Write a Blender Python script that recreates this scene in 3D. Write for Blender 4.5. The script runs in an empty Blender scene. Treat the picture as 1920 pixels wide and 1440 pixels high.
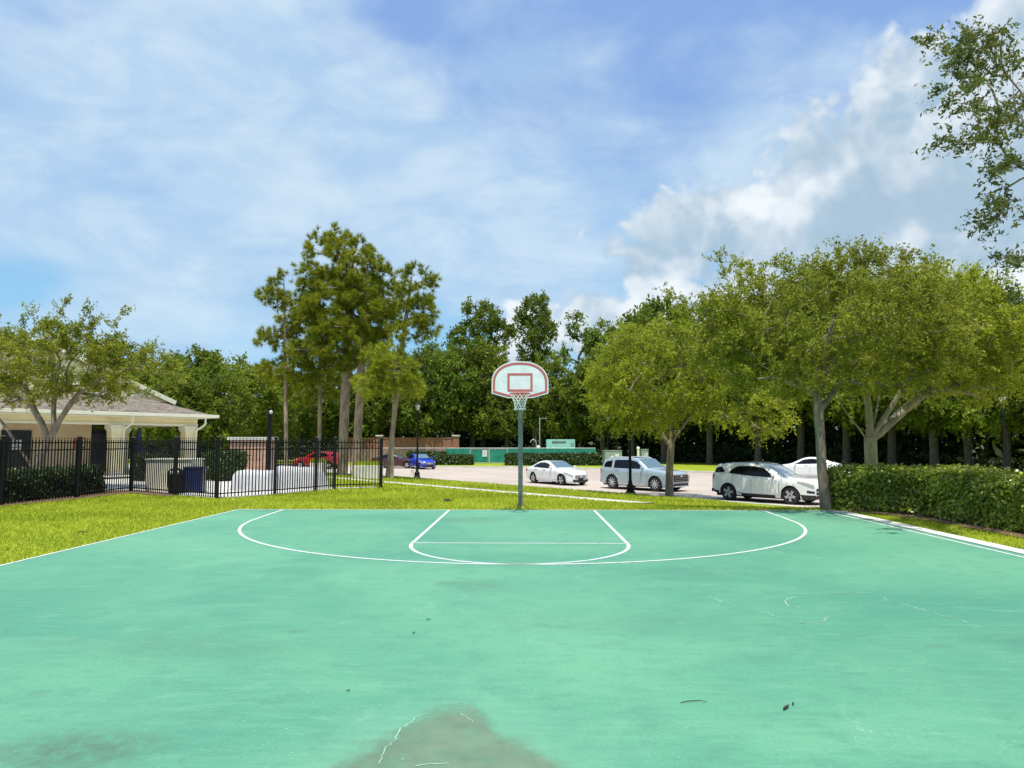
import bpy, bmesh, math, random
import numpy as np
from mathutils import Vector, Matrix

S = bpy.context.scene
COL = S.collection
R = math.radians

# ------------------------------------------------------------------ camera
F_PX = 1331.0                       # focal length in pixels of a 1920 px wide frame
PITCH, YAW, EYE = R(4.64), R(1.08), 1.70
cam_d = bpy.data.cameras.new('camera')
cam_d.sensor_width = 36.0
cam_d.lens = F_PX / 1920 * 36.0
cam_d.clip_start, cam_d.clip_end = 0.1, 3000
cam = bpy.data.objects.new('camera', cam_d)
COL.objects.link(cam)
cam.location = (0, 0, EYE)
cam.rotation_euler = (R(90) + PITCH, 0, YAW)
S.camera = cam

# ------------------------------------------------------------------ light
SUN_EL, SUN_AZ = R(73), R(178)      # azimuth clockwise from +Y: high, behind the camera
sun_dir = Vector((math.sin(SUN_AZ) * math.cos(SUN_EL), math.cos(SUN_AZ) * math.cos(SUN_EL), math.sin(SUN_EL)))
sd = bpy.data.lights.new('sun', 'SUN')
sd.energy, sd.angle, sd.color = 4.6, R(0.55), (1.0, 0.955, 0.88)
so = bpy.data.objects.new('sun', sd)
COL.objects.link(so)
so.rotation_euler = sun_dir.to_track_quat('Z', 'Y').to_euler()
so.location = sun_dir * 60
S.view_settings.view_transform = 'Standard'
S.view_settings.look = 'None'
S.view_settings.exposure = 0.3
S.view_settings.gamma = 1.0


class G:
    """small node-graph helper"""
    def __init__(s, tree):
        s.t = tree

    def n(s, kind, **kw):
        nd = s.t.nodes.new(kind)
        for k, v in kw.items():
            setattr(nd, k, v)
        return nd

    def put(s, sock, v):
        if hasattr(v, 'is_linked'):
            s.t.links.new(v, sock)
        elif isinstance(v, (tuple, list)) and len(v) == 3 and sock.type == 'RGBA':
            sock.default_value = (*v, 1)
        else:
            sock.default_value = v

    def m(s, op, a, b=0.0, c=0.0, clamp=False):
        nd = s.n('ShaderNodeMath', operation=op, use_clamp=clamp)
        for i, v in enumerate((a, b, c)):
            s.put(nd.inputs[i], v)
        return nd.outputs[0]

    def vm(s, op, a, b=(0, 0, 0), scale=None):
        nd = s.n('ShaderNodeVectorMath', operation=op)
        s.put(nd.inputs[0], a)
        s.put(nd.inputs[1], b)
        if scale is not None:
            s.put(nd.inputs['Scale'], scale)
        return nd.outputs['Value'] if op in ('DISTANCE', 'LENGTH', 'DOT_PRODUCT') else nd.outputs[0]

    def step(s, v, lo, hi, a=0.0, b=1.0):
        nd = s.n('ShaderNodeMapRange', interpolation_type='SMOOTHSTEP')
        for i, x in enumerate((v, lo, hi, a, b)):
            s.put(nd.inputs[i], x)
        return nd.outputs[0]

    def noise(s, vec, scale, detail=4, rough=0.55, dist=0.0):
        nd = s.n('ShaderNodeTexNoise')
        if vec is not None:
            s.put(nd.inputs['Vector'], vec)
        nd.inputs['Scale'].default_value = scale
        nd.inputs['Detail'].default_value = detail
        nd.inputs['Roughness'].default_value = rough
        nd.inputs['Distortion'].default_value = dist
        return nd.outputs[0]

    def xyz(s, x, y, z=0.0):
        nd = s.n('ShaderNodeCombineXYZ')
        for i, v in enumerate((x, y, z)):
            s.put(nd.inputs[i], v)
        return nd.outputs[0]

    def sep(s, v):
        nd = s.n('ShaderNodeSeparateXYZ')
        s.put(nd.inputs[0], v)
        return nd.outputs

    def mix(s, f, a, b):
        nd = s.n('ShaderNodeMix', data_type='RGBA')
        s.put(nd.inputs[0], f)
        s.put(nd.inputs[6], a)
        s.put(nd.inputs[7], b)
        return nd.outputs[2]

    def bump(s, h, strength=0.3, dist=0.02):
        nd = s.n('ShaderNodeBump')
        s.put(nd.inputs['Height'], h)
        nd.inputs['Strength'].default_value = strength
        nd.inputs['Distance'].default_value = dist
        return nd.outputs[0]


# ------------------------------------------------------------------ sky (world): clear sky, thin high cloud, one cumulus bank
def make_world():
    w = bpy.data.worlds.new('World')
    S.world = w
    w.use_nodes = True
    w.node_tree.nodes.clear()
    g = G(w.node_tree)
    sky = g.n('ShaderNodeTexSky', sky_type='NISHITA', sun_disc=False)
    sky.sun_elevation, sky.sun_rotation = SUN_EL, SUN_AZ
    sky.air_density, sky.dust_density, sky.ozone_density = 1.0, 0.6, 1.6
    STR = 0.1
    d = g.n('ShaderNodeTexCoord').outputs['Generated']
    x, y, z = g.sep(d)
    az = g.m('MULTIPLY', g.m('ARCTAN2', x, y), 57.2958)
    el = g.m('MULTIPLY', g.m('ARCSINE', z), 57.2958)
    zz = g.m('ADD', g.m('MAXIMUM', z, 0.0), 0.16)
    P = g.xyz(g.m('DIVIDE', x, zz), g.m('DIVIDE', y, zz), 0.0)
    A = g.xyz(az, el, 0.0)

    def gauss(a0, e0, ra, re):
        q = g.vm('MULTIPLY', g.vm('SUBTRACT', A, (a0, e0, 0)), (1 / ra, 1 / re, 0))
        return g.m('POWER', 2.718, g.m('MULTIPLY', g.vm('DOT_PRODUCT', q, q), -1.0))
    # thin high cloud
    n1 = g.noise(g.vm('ADD', P, (3.7, 1.3, 0)), 0.75, 7, 0.50, 0.5)
    n2 = g.noise(g.vm('MULTIPLY', A, (0.045, 0.075, 1)), 1.5, 7, 0.55, 0.35)
    cov = g.m('ADD', g.m('MULTIPLY', n1, 0.45), g.m('MULTIPLY', n2, 0.55))
    for a0, e0, ra, re, k in ((-22, 24, 16, 12, 0.13), (-2, 17, 20, 6, 0.09), (1.5, 25.5, 6, 2.5, -0.08), (9, 31, 16, 6, -0.05),
                              (-10, 33, 5, 3.5, -0.11), (8, 20.5, 5, 3, -0.09), (24, 31, 9, 6, -0.10), (-26, 8, 22, 6, -0.05),
                              (5, 29, 5, 2, 0.08), (-18, 15, 12, 3, 0.05), (-30, 19, 9, 3, 0.05), (-14, 21, 6, 1.6, -0.05),
                              (2, 12, 8, 5, 0.08)):
        cov = g.m('ADD', cov, g.m('MULTIPLY', gauss(a0, e0, ra, re), k))
    thin = g.step(cov, 0.38, 0.62)
    tex = g.step(g.noise(g.vm('MULTIPLY', A, (0.05, 0.10, 1)), 1.9, 8, 0.58, 0.35), 0.34, 0.68)
    thin_c = g.mix(tex, (3.6, 5.2, 7.1), (5.3, 6.55, 7.6))
    base = g.mix(0.9, sky.outputs[0], (2.15, 3.6, 6.75))
    base = g.mix(g.step(el, 26.0, 4.0), base, (2.5, 5.2, 7.5))
    c = g.mix(g.m('MULTIPLY', thin, 0.93), base, thin_c)
    # cumulus bank: rounded lobes (smooth cells at three sizes), lit from the upper left
    def bill(off):
        v0 = g.vm('ADD', A, (off[0], off[1], 0))
        wx = g.noise(v0, 0.22, 4, 0.5)
        wy = g.noise(g.vm('ADD', v0, (31, 17, 0)), 0.22, 4, 0.5)
        v = g.vm('ADD', v0, g.vm('MULTIPLY', g.vm('SUBTRACT', g.xyz(wx, wy, 0.0), (0.5, 0.5, 0)), (5.0, 5.0, 0)))
        h = None
        for sc, k in ((0.13, 1.0), (0.30, 0.50), (0.72, 0.26)):
            vo = g.n('ShaderNodeTexVoronoi', feature='SMOOTH_F1', voronoi_dimensions='2D')
            g.put(vo.inputs['Vector'], v)
            vo.inputs['Scale'].default_value = sc
            vo.inputs['Smoothness'].default_value = 0.35
            q = g.m('MULTIPLY', vo.outputs['Distance'], -k)
            h = q if h is None else g.m('ADD', h, q)
        return g.m('ADD', h, g.m('MULTIPLY', g.noise(v0, 1.1, 6, 0.6), 0.28))
    h0, h1 = bill((0, 0)), bill((-1.3, 1.6))
    field = None
    for a0, e0, r in ((31, 18, 8.6), (24, 17, 5.8), (40, 18, 13), (17.5, 17.0, 4.8), (18, 13, 6), (10.5, 13.5, 4.2), (6.5, 10, 3.8), (0, 8.0, 3.0),
                      (55, 14, 14), (28, 10, 6)):
        f = g.m('SUBTRACT', r, g.vm('DISTANCE', A, (a0, e0, 0)))
        field = f if field is None else g.m('SMOOTH_MAX', field, f, 1.5)
    field = g.m('ADD', field, g.m('MULTIPLY', g.m('ADD', h0, 0.62), 5.2))
    mask = g.step(field, -0.6, 0.9)
    rel = g.m('SUBTRACT', h0, h1)
    lit = g.m('ADD', g.m('MULTIPLY', g.step(field, 3.4, 0.3), 0.22), g.m('MULTIPLY', rel, 0.80))
    for a0, e0, ra, re, k in ((28.5, 24.5, 5, 2.6, 0.45), (18, 17.5, 3.0, 2.4, 0.60), (34, 9.5, 9, 3, 0.55), (12, 11.0, 5, 3, 0.30), (2, 8.5, 4, 2.5, 0.4), (29, 15.5, 7, 4.5, -0.12)):
        lit = g.m('ADD', lit, g.m('MULTIPLY', gauss(a0, e0, ra, re), g.m('MULTIPLY', k, g.m('ADD', 0.55, g.m('MULTIPLY', rel, 1.2)))))
    lit = g.step(lit, -0.24, 0.80)
    cum_c = g.mix(lit, (3.3, 4.55, 5.7), (7.5, 7.9, 8.2))
    c = g.mix(g.m('MULTIPLY', mask, 0.94), c, cum_c)
    bg = g.n('ShaderNodeBackground')
    g.put(bg.inputs[0], c)
    bg.inputs[1].default_value = STR
    out = g.n('ShaderNodeOutputWorld')
    g.t.links.new(bg.outputs[0], out.inputs[0])


make_world()


# ------------------------------------------------------------------ places: a photo pixel to a point on the ground / at a distance
def ray(u, v):
    cx, cy = (u - 960) / F_PX, (720 - v) / F_PX
    d = Vector((cx, math.cos(PITCH) - cy * math.sin(PITCH), cy * math.cos(PITCH) + math.sin(PITCH)))
    return Matrix.Rotation(YAW, 3, 'Z') @ d


def at_z(u, v, z=0.0):
    d = ray(u, v)
    return Vector((0, 0, EYE)) + d * ((z - EYE) / d.z)


def at_y(u, v, y):
    d = ray(u, v)
    return Vector((0, 0, EYE)) + d * (y / d.y)


# ------------------------------------------------------------------ object helpers
def tag(o, label=None, cat=None, group=None, kind=None):
    if label: o['label'] = label
    if cat: o['category'] = cat
    if group: o['group'] = group
    if kind: o['kind'] = kind
    return o


def thing(name, label, cat, loc=(0, 0, 0), rz=0.0, group=None):
    o = bpy.data.objects.new(name, None)
    o.empty_display_size = 0.2
    COL.objects.link(o)
    o.location, o.rotation_euler = loc, (0, 0, rz)
    return tag(o, label, cat, group)


def link(name, me, m=None, parent=None):
    o = bpy.data.objects.new(name, me)
    COL.objects.link(o)
    if m is not None and not me.materials:
        me.materials.append(m)
    if parent is not None:
        o.parent = parent
    return o


def copy_tree(o, parent=None):
    c = o.copy()
    COL.objects.link(c)
    c.parent = parent
    for ch in list(o.children):
        copy_tree(ch, c)
    return c


def mesh_np(name, V, Fq, smooth=False):
    """mesh from numpy arrays; Fq (n, k) all faces with k corners"""
    V = np.asarray(V, np.float32)
    Fq = np.asarray(Fq, np.int32)
    me = bpy.data.meshes.new(name)
    me.vertices.add(len(V))
    me.vertices.foreach_set('co', V.ravel())
    k = Fq.shape[1]
    me.loops.add(Fq.size)
    me.loops.foreach_set('vertex_index', Fq.ravel())
    me.polygons.add(len(Fq))
    me.polygons.foreach_set('loop_start', np.arange(0, Fq.size, k, dtype=np.int32))
    try:
        me.polygons.foreach_set('loop_total', np.full(len(Fq), k, np.int32))
    except Exception:
        pass
    me.update(calc_edges=True)
    if smooth:
        me.polygons.foreach_set('use_smooth', np.ones(len(Fq), bool))
    return me


class MB:
    """collects shapes into one mesh"""
    def __init__(s):
        s.v, s.f = [], []

    def add(s, vs, fs):
        o = len(s.v)
        s.v += [tuple(p) for p in vs]
        s.f += [tuple(i + o for i in f) for f in fs]
        return s

    def box(s, c, size, rz=0.0, m=None, taper=1.0):
        hx, hy, hz = size[0] / 2, size[1] / 2, size[2] / 2
        vs = []
        for sz in (-1, 1):
            t = taper if sz > 0 else 1.0
            for sx, sy in ((-1, -1), (1, -1), (1, 1), (-1, 1)):
                vs.append(Vector((sx * hx * t, sy * hy * t, sz * hz)))
        Rm = Matrix.Rotation(rz, 3, 'Z') if m is None else m
        vs = [Rm @ p + Vector(c) for p in vs]
        return s.add(vs, [(3, 2, 1, 0), (4, 5, 6, 7), (0, 1, 5, 4), (1, 2, 6, 5), (2, 3, 7, 6), (3, 0, 4, 7)])

    def bar(s, a, b, w, h):
        a, b = Vector(a), Vector(b)
        d = b - a
        z = d.normalized()
        x = z.cross(Vector((0, 0, 1)))
        if x.length < 1e-4: x = Vector((1, 0, 0))
        x.normalize()
        y = z.cross(x)
        m = Matrix((x, y, z)).transposed()
        return s.box((a + b) / 2, (w, h, d.length), m=m)

    def tube(s, pts, rad, n=8, caps=True):
        pts = [Vector(p) for p in pts]
        if not hasattr(rad, '__len__'): rad = [rad] * len(pts)
        o = len(s.v)
        t0 = (pts[1] - pts[0]).normalized()
        ref = Vector((1, 0, 0)) if abs(t0.x) < 0.9 else Vector((0, 1, 0))
        x = (ref - t0 * ref.dot(t0)).normalized()
        for i, p in enumerate(pts):
            t = (pts[min(i + 1, len(pts) - 1)] - pts[max(i - 1, 0)]).normalized()
            x = x - t * x.dot(t)
            x.normalize()
            y = t.cross(x)
            for k in range(n):
                a = 2 * math.pi * k / n
                s.v.append(tuple(p + (x * math.cos(a) + y * math.sin(a)) * rad[i]))
        for i in range(len(pts) - 1):
            for k in range(n):
                a, b = o + i * n + k, o + i * n + (k + 1) % n
                s.f.append((a, b, b + n, a + n))
        if caps:
            s.f.append(tuple(o + k for k in range(n - 1, -1, -1)))
            s.f.append(tuple(o + (len(pts) - 1) * n + k for k in range(n)))
        return s

    def lathe(s, prof, n=16, c=(0, 0, 0), axis='Z'):
        o = len(s.v)
        for r, h in prof:
            for k in range(n):
                a = 2 * math.pi * k / n
                p = (r * math.cos(a), r * math.sin(a), h)
                if axis == 'Y': p = (p[0], p[2], p[1])
                if axis == 'X': p = (p[2], p[0], p[1])
                s.v.append((p[0] + c[0], p[1] + c[1], p[2] + c[2]))
        for i in range(len(prof) - 1):
            for k in range(n):
                a, b = o + i * n + k, o + i * n + (k + 1) % n
                s.f.append((a, b, b + n, a + n))
        for i in (0, len(prof) - 1):
            if prof[i][0] > 1e-5:
                s.f.append(tuple(o + i * n + k for k in range(n)))
        return s

    def prism(s, poly, z0, z1):
        n = len(poly)
        vs = [(p[0], p[1], z0) for p in poly] + [(p[0], p[1], z1) for p in poly]
        fs = [tuple(range(n - 1, -1, -1)), tuple(range(n, 2 * n))] + [(i, (i + 1) % n, (i + 1) % n + n, i + n) for i in range(n)]
        return s.add(vs, fs)

    def mesh(s, name, smooth=None, bevel=0.0):
        me = bpy.data.meshes.new(name)
        me.from_pydata(s.v, [], s.f)
        bm = bmesh.new()
        bm.from_mesh(me)
        bmesh.ops.remove_doubles(bm, verts=bm.verts, dist=1e-5)
        bmesh.ops.recalc_face_normals(bm, faces=bm.faces)
        if bevel:
            bmesh.ops.bevel(bm, geom=[e for e in bm.edges if len(e.link_faces) == 2 and e.calc_face_angle(0) > R(40)], offset=bevel, segments=2,
                            affect='EDGES', profile=0.6)
        bm.to_mesh(me)
        bm.free()
        if smooth:
            me.polygons.foreach_set('use_smooth', [True] * len(me.polygons))
            me.set_sharp_from_angle(angle=R(smooth))
        return me

    def build(s, name, m, parent=None, smooth=None, bevel=0.0):
        return link(name, s.mesh(name, smooth, bevel), m, parent)


# ------------------------------------------------------------------ materials
MATS = {}


def mat(name, rgb, rough=0.6, metal=0.0, var=0.12, scale=3.0, bump=0.0, bscale=30.0, coat=0.0, spec=0.5, rgb2=None, sc3=(1, 1, 1)):
    m = bpy.data.materials.new(name)
    MATS[name] = m
    m.use_nodes = True
    g = G(m.node_tree)
    b = m.node_tree.nodes['Principled BSDF']
    co = g.n('ShaderNodeTexCoord').outputs['Object']
    if sc3 != (1, 1, 1): co = g.vm('MULTIPLY', co, sc3)
    n = g.noise(co, scale, 5, 0.6)
    lo = tuple(c * (1 - var) for c in rgb)
    hi = tuple(min(1, c * (1 + var)) for c in (rgb2 or rgb))
    g.put(b.inputs['Base Color'], g.mix(g.step(n, 0.3, 0.7), lo, hi))
    b.inputs['Roughness'].default_value = rough
    b.inputs['Metallic'].default_value = metal
    b.inputs['Specular IOR Level'].default_value = spec
    b.inputs['Coat Weight'].default_value = coat
    b.inputs['Coat Roughness'].default_value = 0.05
    if bump:
        g.put(b.inputs['Normal'], g.bump(g.noise(co, bscale, 4, 0.6), bump, 0.01))
    return m


def leaf_mat(name, cols, rough=0.45, trans=0.32, clump=0.7, spec=0.35, vary=None):
    """per-leaf colour between cols[0]..cols[2], drifting over the crown"""
    m = bpy.data.materials.new(name)
    MATS[name] = m
    m.use_nodes = True
    g = G(m.node_tree)
    b = m.node_tree.nodes['Principled BSDF']
    out = m.node_tree.nodes['Material Output']
    rnd = g.n('ShaderNodeNewGeometry').outputs['Random Per Island']
    co = g.n('ShaderNodeTexCoord').outputs['Object']
    big = g.noise(co, clump, 3, 0.5)
    f = g.m('ADD', g.m('MULTIPLY', rnd, 0.6), g.m('MULTIPLY', g.step(big, 0.3, 0.7), 0.4))
    ramp = g.n('ShaderNodeValToRGB')
    e = ramp.color_ramp.elements
    e[0].position, e[0].color = 0.0, (*cols[0], 1)
    e[1].position, e[1].color = 1.0, (*cols[2], 1)
    k = e.new(0.5)
    k.color = (*cols[1], 1)
    g.put(ramp.inputs[0], f)
    lc = ramp.outputs[0]
    if vary:                                        # copies of one tree differ a little in hue
        orn = g.n('ShaderNodeObjectInfo').outputs['Random']
        lc = g.mix(orn, lc, g.vm('MULTIPLY', lc, vary))
    g.put(b.inputs['Base Color'], lc)
    b.inputs['Roughness'].default_value = rough
    b.inputs['Specular IOR Level'].default_value = spec
    tr = g.n('ShaderNodeBsdfTranslucent')
    g.put(tr.inputs[0], g.mix(0.5, lc, tuple(min(1, c * 1.5) for c in cols[2])))
    mx = g.n('ShaderNodeMixShader')
    mx.inputs[0].default_value = trans
    g.t.links.new(b.outputs[0], mx.inputs[1])
    g.t.links.new(tr.outputs[0], mx.inputs[2])
    g.t.links.new(mx.outputs[0], out.inputs[0])
    return m


def glass_mat(name, tint, rough=0.03, coat=0.6):
    m = bpy.data.materials.new(name)
    MATS[name] = m
    m.use_nodes = True
    b = m.node_tree.nodes['Principled BSDF']
    b.inputs['Base Color'].default_value = (*tint, 1)
    b.inputs['Roughness'].default_value = rough
    b.inputs['Specular IOR Level'].default_value = 0.15 + coat
    b.inputs['Coat Weight'].default_value = coat
    b.inputs['Coat Roughness'].default_value = 0.02
    return m

# ================================================================== MATERIALS
mat('white_paint', (0.80, 0.80, 0.78), 0.55, var=0.05)
mat('concrete', (0.60, 0.57, 0.50), 0.85, var=0.12, scale=1.2, bump=0.15, bscale=40)
mat('pale_concrete', (0.56, 0.54, 0.49), 0.8, var=0.13, scale=0.8, bump=0.1, bscale=40)
mat('black_metal', (0.006, 0.006, 0.007), 0.55, var=0.2, spec=0.25)
mat('green_pole', (0.20, 0.23, 0.22), 0.5, var=0.35, scale=5, bump=0.1)
mat('cream_stucco', (0.84, 0.73, 0.46), 0.85, var=0.05, scale=2, bump=0.15, bscale=80)
mat('tan_stucco', (0.68, 0.52, 0.33), 0.85, var=0.06, scale=2, bump=0.15, bscale=80)
mat('trim_white', (0.83, 0.79, 0.63), 0.6, var=0.04)
mat('dark_opening', (0.012, 0.012, 0.016), 0.25, var=0.3)
mat('bark_grey', (0.215, 0.17, 0.125), 0.95, var=0.4, scale=5, bump=0.9, bscale=14, sc3=(1, 1, 0.3))
mat('bark_pale', (0.235, 0.20, 0.15), 0.95, var=0.3, scale=5, bump=0.8, bscale=14, sc3=(1, 1, 0.3))
mat('bark_pine', (0.31, 0.23, 0.17), 0.95, var=0.4, scale=4, bump=1.0, bscale=9, sc3=(1, 1, 0.35))
mat('bark_dark', (0.10, 0.085, 0.065), 0.95, var=0.3, scale=4, bump=0.6, bscale=10)
mat('mulch', (0.13, 0.075, 0.045), 0.95, var=0.6, scale=18, bump=0.9, bscale=50)
mat('navy_plastic', (0.012, 0.018, 0.075), 0.4, var=0.15)
mat('green_screen', (0.012, 0.215, 0.155), 0.75, var=0.22, scale=1.6)
mat('galvanised', (0.55, 0.57, 0.56), 0.45, metal=0.5, var=0.1)
mat('teal_paint', (0.32, 0.66, 0.60), 0.5, var=0.12, scale=1.5)
mat('cabinet_green', (0.30, 0.36, 0.31), 0.55, var=0.12)
mat('blue_cover', (0.010, 0.055, 0.42), 0.35, var=0.15)
mat('net_white', (0.72, 0.72, 0.66), 0.8, var=0.06)
mat('rim_red', (0.42, 0.055, 0.045), 0.45, var=0.2)
mat('board_red', (0.50, 0.13, 0.125), 0.55, var=0.12)
mat('board_white', (0.74, 0.77, 0.78), 0.45, var=0.08, scale=4)
mat('lamp_glass', (0.78, 0.78, 0.72), 0.35, var=0.05)
mat('cover_white', (0.52, 0.52, 0.52), 0.7, var=0.04, scale=1.5)
mat('dead_leaf', (0.035, 0.028, 0.02), 0.8, var=0.4, scale=30)


def brick_mat(name, c1, c2, mortar, w=0.22, h=0.075):
    m = bpy.data.materials.new(name)
    MATS[name] = m
    m.use_nodes = True
    g = G(m.node_tree)
    b = m.node_tree.nodes['Principled BSDF']
    co = g.n('ShaderNodeTexCoord').outputs['Object']
    x, y, z = g.sep(co)
    br = g.n('ShaderNodeTexBrick')
    g.put(br.inputs['Vector'], g.xyz(g.m('ADD', x, y), z, 0.0))
    for k, v in (('Color1', c1), ('Color2', c2), ('Mortar', mortar)):
        br.inputs[k].default_value = (*v, 1)
    for k, v in (('Scale', 1.0), ('Mortar Size', 0.008), ('Brick Width', w), ('Row Height', h), ('Bias', 0.0)):
        br.inputs[k].default_value = v
    g.put(b.inputs['Base Color'], g.mix(g.step(g.noise(co, 3, 5), 0.35, 0.7), br.outputs[0], tuple(c * 0.75 for c in c1)))
    b.inputs['Roughness'].default_value = 0.9
    return m


brick_mat('brick', (0.34, 0.135, 0.085), (0.24, 0.085, 0.055), (0.36, 0.28, 0.22))
brick_mat('stone_veneer', (0.60, 0.36, 0.25), (0.38, 0.19, 0.13), (0.62, 0.52, 0.42), 0.34, 0.19)


def shingle_mat():
    m = bpy.data.materials.new('shingle')
    MATS['shingle'] = m
    m.use_nodes = True
    g = G(m.node_tree)
    b = m.node_tree.nodes['Principled BSDF']
    co = g.n('ShaderNodeTexCoord').outputs['Object']
    x, y, z = g.sep(co)
    br = g.n('ShaderNodeTexBrick')
    g.put(br.inputs['Vector'], g.xyz(g.m('ADD', x, g.m('MULTIPLY', y, 0.02)), g.m('ADD', y, g.m('MULTIPLY', z, 0.4)), 0.0))
    for k, v in (('Color1', (0.20, 0.170, 0.130)), ('Color2', (0.080, 0.068, 0.054)), ('Mortar', (0.07, 0.06, 0.055))):
        br.inputs[k].default_value = (*v, 1)
    for k, v in (('Scale', 1.0), ('Mortar Size', 0.008), ('Brick Width', 0.33), ('Row Height', 0.14)):
        br.inputs[k].default_value = v
    n = g.step(g.noise(co, 5.0, 6, 0.75), 0.4, 0.62)
    g.put(b.inputs['Base Color'], g.mix(g.m('MULTIPLY', n, 0.6), br.outputs[0], (0.29, 0.245, 0.19)))
    b.inputs['Roughness'].default_value = 0.95


shingle_mat()


def lawn_mat():
    m = bpy.data.materials.new('lawn')
    MATS['lawn'] = m
    m.use_nodes = True
    g = G(m.node_tree)
    b = m.node_tree.nodes['Principled BSDF']
    co = g.n('ShaderNodeNewGeometry').outputs['Position']
    n1 = g.noise(co, 0.35, 5, 0.6)
    n2 = g.noise(co, 9.0, 5, 0.7)
    c = g.mix(g.step(n1, 0.3, 0.7), (0.235, 0.30, 0.018), (0.34, 0.40, 0.026))
    c = g.mix(g.m('MULTIPLY', g.step(n2, 0.42, 0.68), 0.55), c, (0.12, 0.17, 0.014))
    bare = g.step(g.noise(g.vm('ADD', co, (7, 3, 0)), 0.8, 6, 0.65), 0.60, 0.74)
    c = g.mix(g.m('MULTIPLY', bare, 0.35), c, (0.29, 0.22, 0.07))
    g.put(b.inputs['Base Color'], c)
    b.inputs['Roughness'].default_value = 0.9
    b.inputs['Specular IOR Level'].default_value = 0.15
    g.put(b.inputs['Normal'], g.bump(n2, 0.6, 0.05))


lawn_mat()


def road_mat():
    m = bpy.data.materials.new('road')
    MATS['road'] = m
    m.use_nodes = True
    g = G(m.node_tree)
    b = m.node_tree.nodes['Principled BSDF']
    co = g.n('ShaderNodeNewGeometry').outputs['Position']
    c = g.mix(g.step(g.noise(co, 0.25, 6, 0.6), 0.3, 0.7), (0.40, 0.335, 0.28), (0.485, 0.415, 0.35))
    c = g.mix(g.m('MULTIPLY', g.step(g.noise(co, 14, 4, 0.7), 0.5, 0.7), 0.3), c, (0.28, 0.23, 0.20))
    g.put(b.inputs['Base Color'], c)
    b.inputs['Roughness'].default_value = 0.9


road_mat()


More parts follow.
